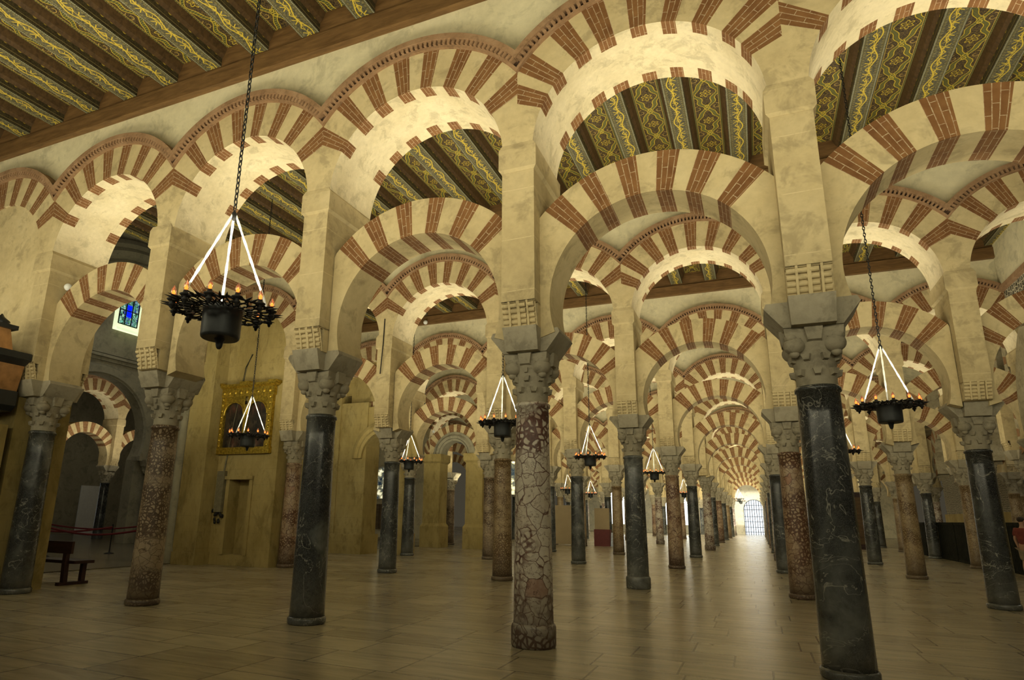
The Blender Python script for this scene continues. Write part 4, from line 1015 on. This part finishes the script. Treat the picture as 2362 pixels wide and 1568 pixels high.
# ------------------------------------------------------------------ visitor at the right edge
def person(x, y, rot):
    t = thing('person', 'person in a red shirt and khaki shorts standing at the right edge', 'person', (x, y, 0), rot)
    J = {'pelvis': (0, 0, .95, .145, .11), 'waist': (0, .01, 1.08, .14, .10), 'chest': (0, .0, 1.28, .165, .115), 'neck0': (0, .01, 1.45, .085, .08), 'neck': (0, 0, 1.52, .055, .058), 'head0': (0, -.02, 1.58, .066, .08), 'head': (0, -.01, 1.66, .078, .096), 'top': (0, 0, 1.735, .06, .07)}
    E = [('pelvis', 'waist'), ('waist', 'chest'), ('chest', 'neck0'), ('neck0', 'neck'), ('neck', 'head0'), ('head0', 'head'), ('head', 'top')]
    for s, n in ((-1, 'l'), (1, 'r')):
        J['sh' + n] = (s * .185, .01, 1.40, .062, .062); J['el' + n] = (s * .245, .03, 1.13, .043, .043); J['wr' + n] = (s * .255, -.06, .90, .029, .033); J['pa' + n] = (s * .252, -.09, .82, .034, .02)
        J['hp' + n] = (s * .09, 0, .88, .092, .095); J['kn' + n] = (s * .10, -.015, .50, .058, .06); J['ca' + n] = (s * .102, .015, .36, .055, .058); J['an' + n] = (s * .105, .02, .09, .037, .04); J['fo' + n] = (s * .12, -.08, .04, .042, .034); J['to' + n] = (s * .128, -.17, .03, .035, .024)
        E += [('chest', 'sh' + n), ('sh' + n, 'el' + n), ('el' + n, 'wr' + n), ('wr' + n, 'pa' + n), ('pelvis', 'hp' + n), ('hp' + n, 'kn' + n), ('kn' + n, 'ca' + n), ('ca' + n, 'an' + n), ('an' + n, 'fo' + n), ('fo' + n, 'to' + n)]
        for f, (dx, ln) in enumerate(((-.028, .065), (-.010, .08), (.010, .085), (.028, .075))):
            a, b = 'f%d%s' % (f, n), 'g%d%s' % (f, n)
            J[a] = (s * (.252 + .004), -.09 + dx * .9, .785, .009, .009); J[b] = (s * .245, -.10 + dx * .9, .785 - ln, .007, .007); E += [('pa' + n, a), (a, b)]
        J['th' + n] = (s * .236, -.125, .80, .010, .010); J['ti' + n] = (s * .226, -.145, .755, .008, .008); E += [('pa' + n, 'th' + n), ('th' + n, 'ti' + n)]
    ks = list(J); me = bpy.data.meshes.new('body'); me.from_pydata([J[k][:3] for k in ks], [(ks.index(a), ks.index(b)) for a, b in E], [])
    me.materials.append(M['skin'])
    o = put('body', me, t); md = o.modifiers.new('skin', 'SKIN')
    for i, k in enumerate(ks): me.skin_vertices[0].data[i].radius = J[k][3:5]; me.skin_vertices[0].data[i].use_root = (k == 'pelvis')
    sd = o.modifiers.new('sub', 'SUBSURF'); sd.levels = 1; sd.render_levels = 2; md.use_smooth_shade = True
    def garment(name, verts, edges, mat):
        m2 = bpy.data.meshes.new(name); m2.from_pydata([v[:3] for v in verts], edges, []); m2.materials.append(M[mat]); q = put(name, m2, t); mo = q.modifiers.new('skin', 'SKIN'); mo.use_smooth_shade = True
        for i, v in enumerate(verts): m2.skin_vertices[0].data[i].radius = v[3:5]; m2.skin_vertices[0].data[i].use_root = i == 0
        s2 = q.modifiers.new('sub', 'SUBSURF'); s2.levels = 1; s2.render_levels = 2
    garment('red_shirt', [(0, 0, .93, .18, .14), (0, 0, 1.1, .17, .13), (0, 0, 1.3, .19, .14), (0, .01, 1.44, .11, .1), (-.2, .01, 1.40, .08, .08), (-.24, .025, 1.2, .066, .066), (.2, .01, 1.40, .08, .08), (.24, .025, 1.2, .066, .066)], [(0, 1), (1, 2), (2, 3), (2, 4), (4, 5), (2, 6), (6, 7)], 'red_shirt')
    garment('khaki_shorts', [(0, 0, .93, .175, .135), (-.1, 0, .8, .115, .115), (-.105, -.01, .5, .095, .095), (.1, 0, .8, .115, .115), (.105, -.01, .5, .095, .095)], [(0, 1), (1, 2), (0, 3), (3, 4)], 'khaki')
    mb = MB(); mb.ball((0, .015, 1.70), (.088, .10, .085), 14, 9); put('hair', mb.mesh('hair', 'hair'), t)
    mb = MB(); mb.ball((0, -.11, 1.645), (.012, .018, .022), 8, 5)
    for s in (-1, 1): mb.ball((s * .085, 0, 1.65), (.012, .022, .032), 8, 5)
    put('face_features', mb.mesh('face_features', 'skin'), t)
    mb = MB()
    for s in (-1, 1): mb.ball((s * .032, -.098, 1.672), .009, 8, 5)
    put('eyes', mb.mesh('eyes', 'hair'), t)
person(6.45, 16.6, 2.2)

# ------------------------------------------------------------------ light
def area(x, y, z, sx, sy, power, colr, up=True, rot=None, name='lamp', spread=None):
    l = bpy.data.lights.new(name, 'AREA'); l.shape = 'RECTANGLE'; l.size = sx; l.size_y = sy; l.energy = power; l.color = colr
    if spread: l.spread = spread
    o = bpy.data.objects.new(name, l); col.objects.link(o); o.location = (x, y, z); o.rotation_euler = rot or ((PI, 0, 0) if up else (0, 0, 0)); return o
WARM = (1., .92, .72)
# uplight strips resting on the lower arches, under the upper arch soffits
for j, y in enumerate(YS):
    n0, n1 = RANGE[j]
    for i in range(n0 - 1, n1 + 1):
        if j in (0, 1) and i == 4: continue
        if j > 7 and i not in (-1, 0, 1, 2): continue
        area(-(i + .5) * BAY, y + .05, 6.12, 1.2, .25, 9 if j < 5 else 15, WARM, name='arch_uplight')
# added unseen fill lights along each aisle, for walls, ceiling and floor
W2 = (1., .92, .62)
area(10.5, 26, 6.5, 3, 26, 330, (1, .95, .75), up=False, name='fence_fill')  # added fill so the carved wall beyond the fence looks lit
area(-1.5, 74, 5.2, 5, 5, 420, (.95, .97, 1.), up=False, name='gate_fill'); area(-1.5, 73, 1.0, 5, 8, 300, (.95, .97, 1.), name='gate_up_fill')  # two added fills that brighten the arches near the gate
navs = [(-7.5, 0)] + [(YS[k], YS[k + 1]) for k in range(10)]
for k, (a, b) in enumerate(navs):
    yc = (a + b) / 2
    area(-5.5, yc, 3.45, 22, 1.4, [680, 390, 380, 370, 360, 350, 400, 420, 460, 540, 700][k], W2, name='aisle_up_fill')  # unseen fill aimed up, added for ceiling and lower soffits
    area(-5.5, a + 1.0, 4.3, 22, .7, [520, 360, 350, 340, 340, 360, 400, 420, 460, 540, 700][k], W2, rot=(PI / 2 + math.radians(40), 0, 0), name='wall_fill')  # unseen fill added to light the wall fronts
    area(-5.5, yc, 4.7, 22, 1.6, [36, 34, 42, 55, 75, 110, 170, 230, 320, 460, 800][k], W2, up=False, name='aisle_down_fill')  # unseen downward fill added for the floor
for (x, y, z, s) in CHL:
    l = bpy.data.lights.new('drum_lamp', 'SPOT'); l.energy = 110; l.color = (1, .95, .82); l.spot_size = math.radians(130); l.spot_blend = .5; l.shadow_soft_size = .1
    o = bpy.data.objects.new('drum_lamp', l); col.objects.link(o); o.location = (x, y, z + .06); o.rotation_euler = (PI, 0, 0)
area(-22, 8, 12, 6, 8, 160, (.95, .95, .85), up=False, name='crossing_light')  # pale area light pointing down over the left crossing
area(-30.6, 14, 4.6, 1.2, 9, 160, (1, .9, .65), rot=(0, PI / 2 + .9, 0), name='far_arch_fill')  # fill added to bring out the striped arches beyond the opening
w = bpy.data.worlds.new('world'); scn.world = w; w.use_nodes = True
w.node_tree.nodes['Background'].inputs[0].default_value = (1., .86, .58, 1); w.node_tree.nodes['Background'].inputs[1].default_value = .05

# ------------------------------------------------------------------ camera
cd = bpy.data.cameras.new('camera'); cam = bpy.data.objects.new('camera', cd); col.objects.link(cam); scn.camera = cam
f, yaw, pitch, roll = 1454.98, -.4190, .24, .018
fw = Vector((math.sin(yaw) * math.cos(pitch), math.cos(yaw) * math.cos(pitch), math.sin(pitch)))
r = Vector((math.cos(yaw), -math.sin(yaw), 0)); u = r.cross(fw)
r2 = r * math.cos(roll) + u * math.sin(roll); u2 = -r * math.sin(roll) + u * math.cos(roll)
m3 = Matrix((r2, u2, -fw)).transposed(); cam.matrix_world = Matrix.Translation((-.708, -7.7564, 1.4945)) @ m3.to_4x4()
cd.sensor_width = 36; cd.lens = 36 * f / 2362; cd.shift_x = 91.23 / 2362; cd.shift_y = 51.47 / 2362; cd.clip_start = .05; cd.clip_end = 300
scn.view_settings.view_transform = 'Standard'; scn.view_settings.look = 'None'; scn.view_settings.exposure = 0
scn.cycles.max_bounces = 4; scn.cycles.diffuse_bounces = 2; scn.cycles.glossy_bounces = 2; scn.cycles.use_adaptive_sampling = True; scn.cycles.adaptive_threshold = .07; scn.cycles.adaptive_min_samples = 12; scn.cycles.caustics_reflective = False; scn.cycles.caustics_refractive = False; scn.cycles.transmission_bounces = 4; scn.cycles.sample_clamp_indirect = 6
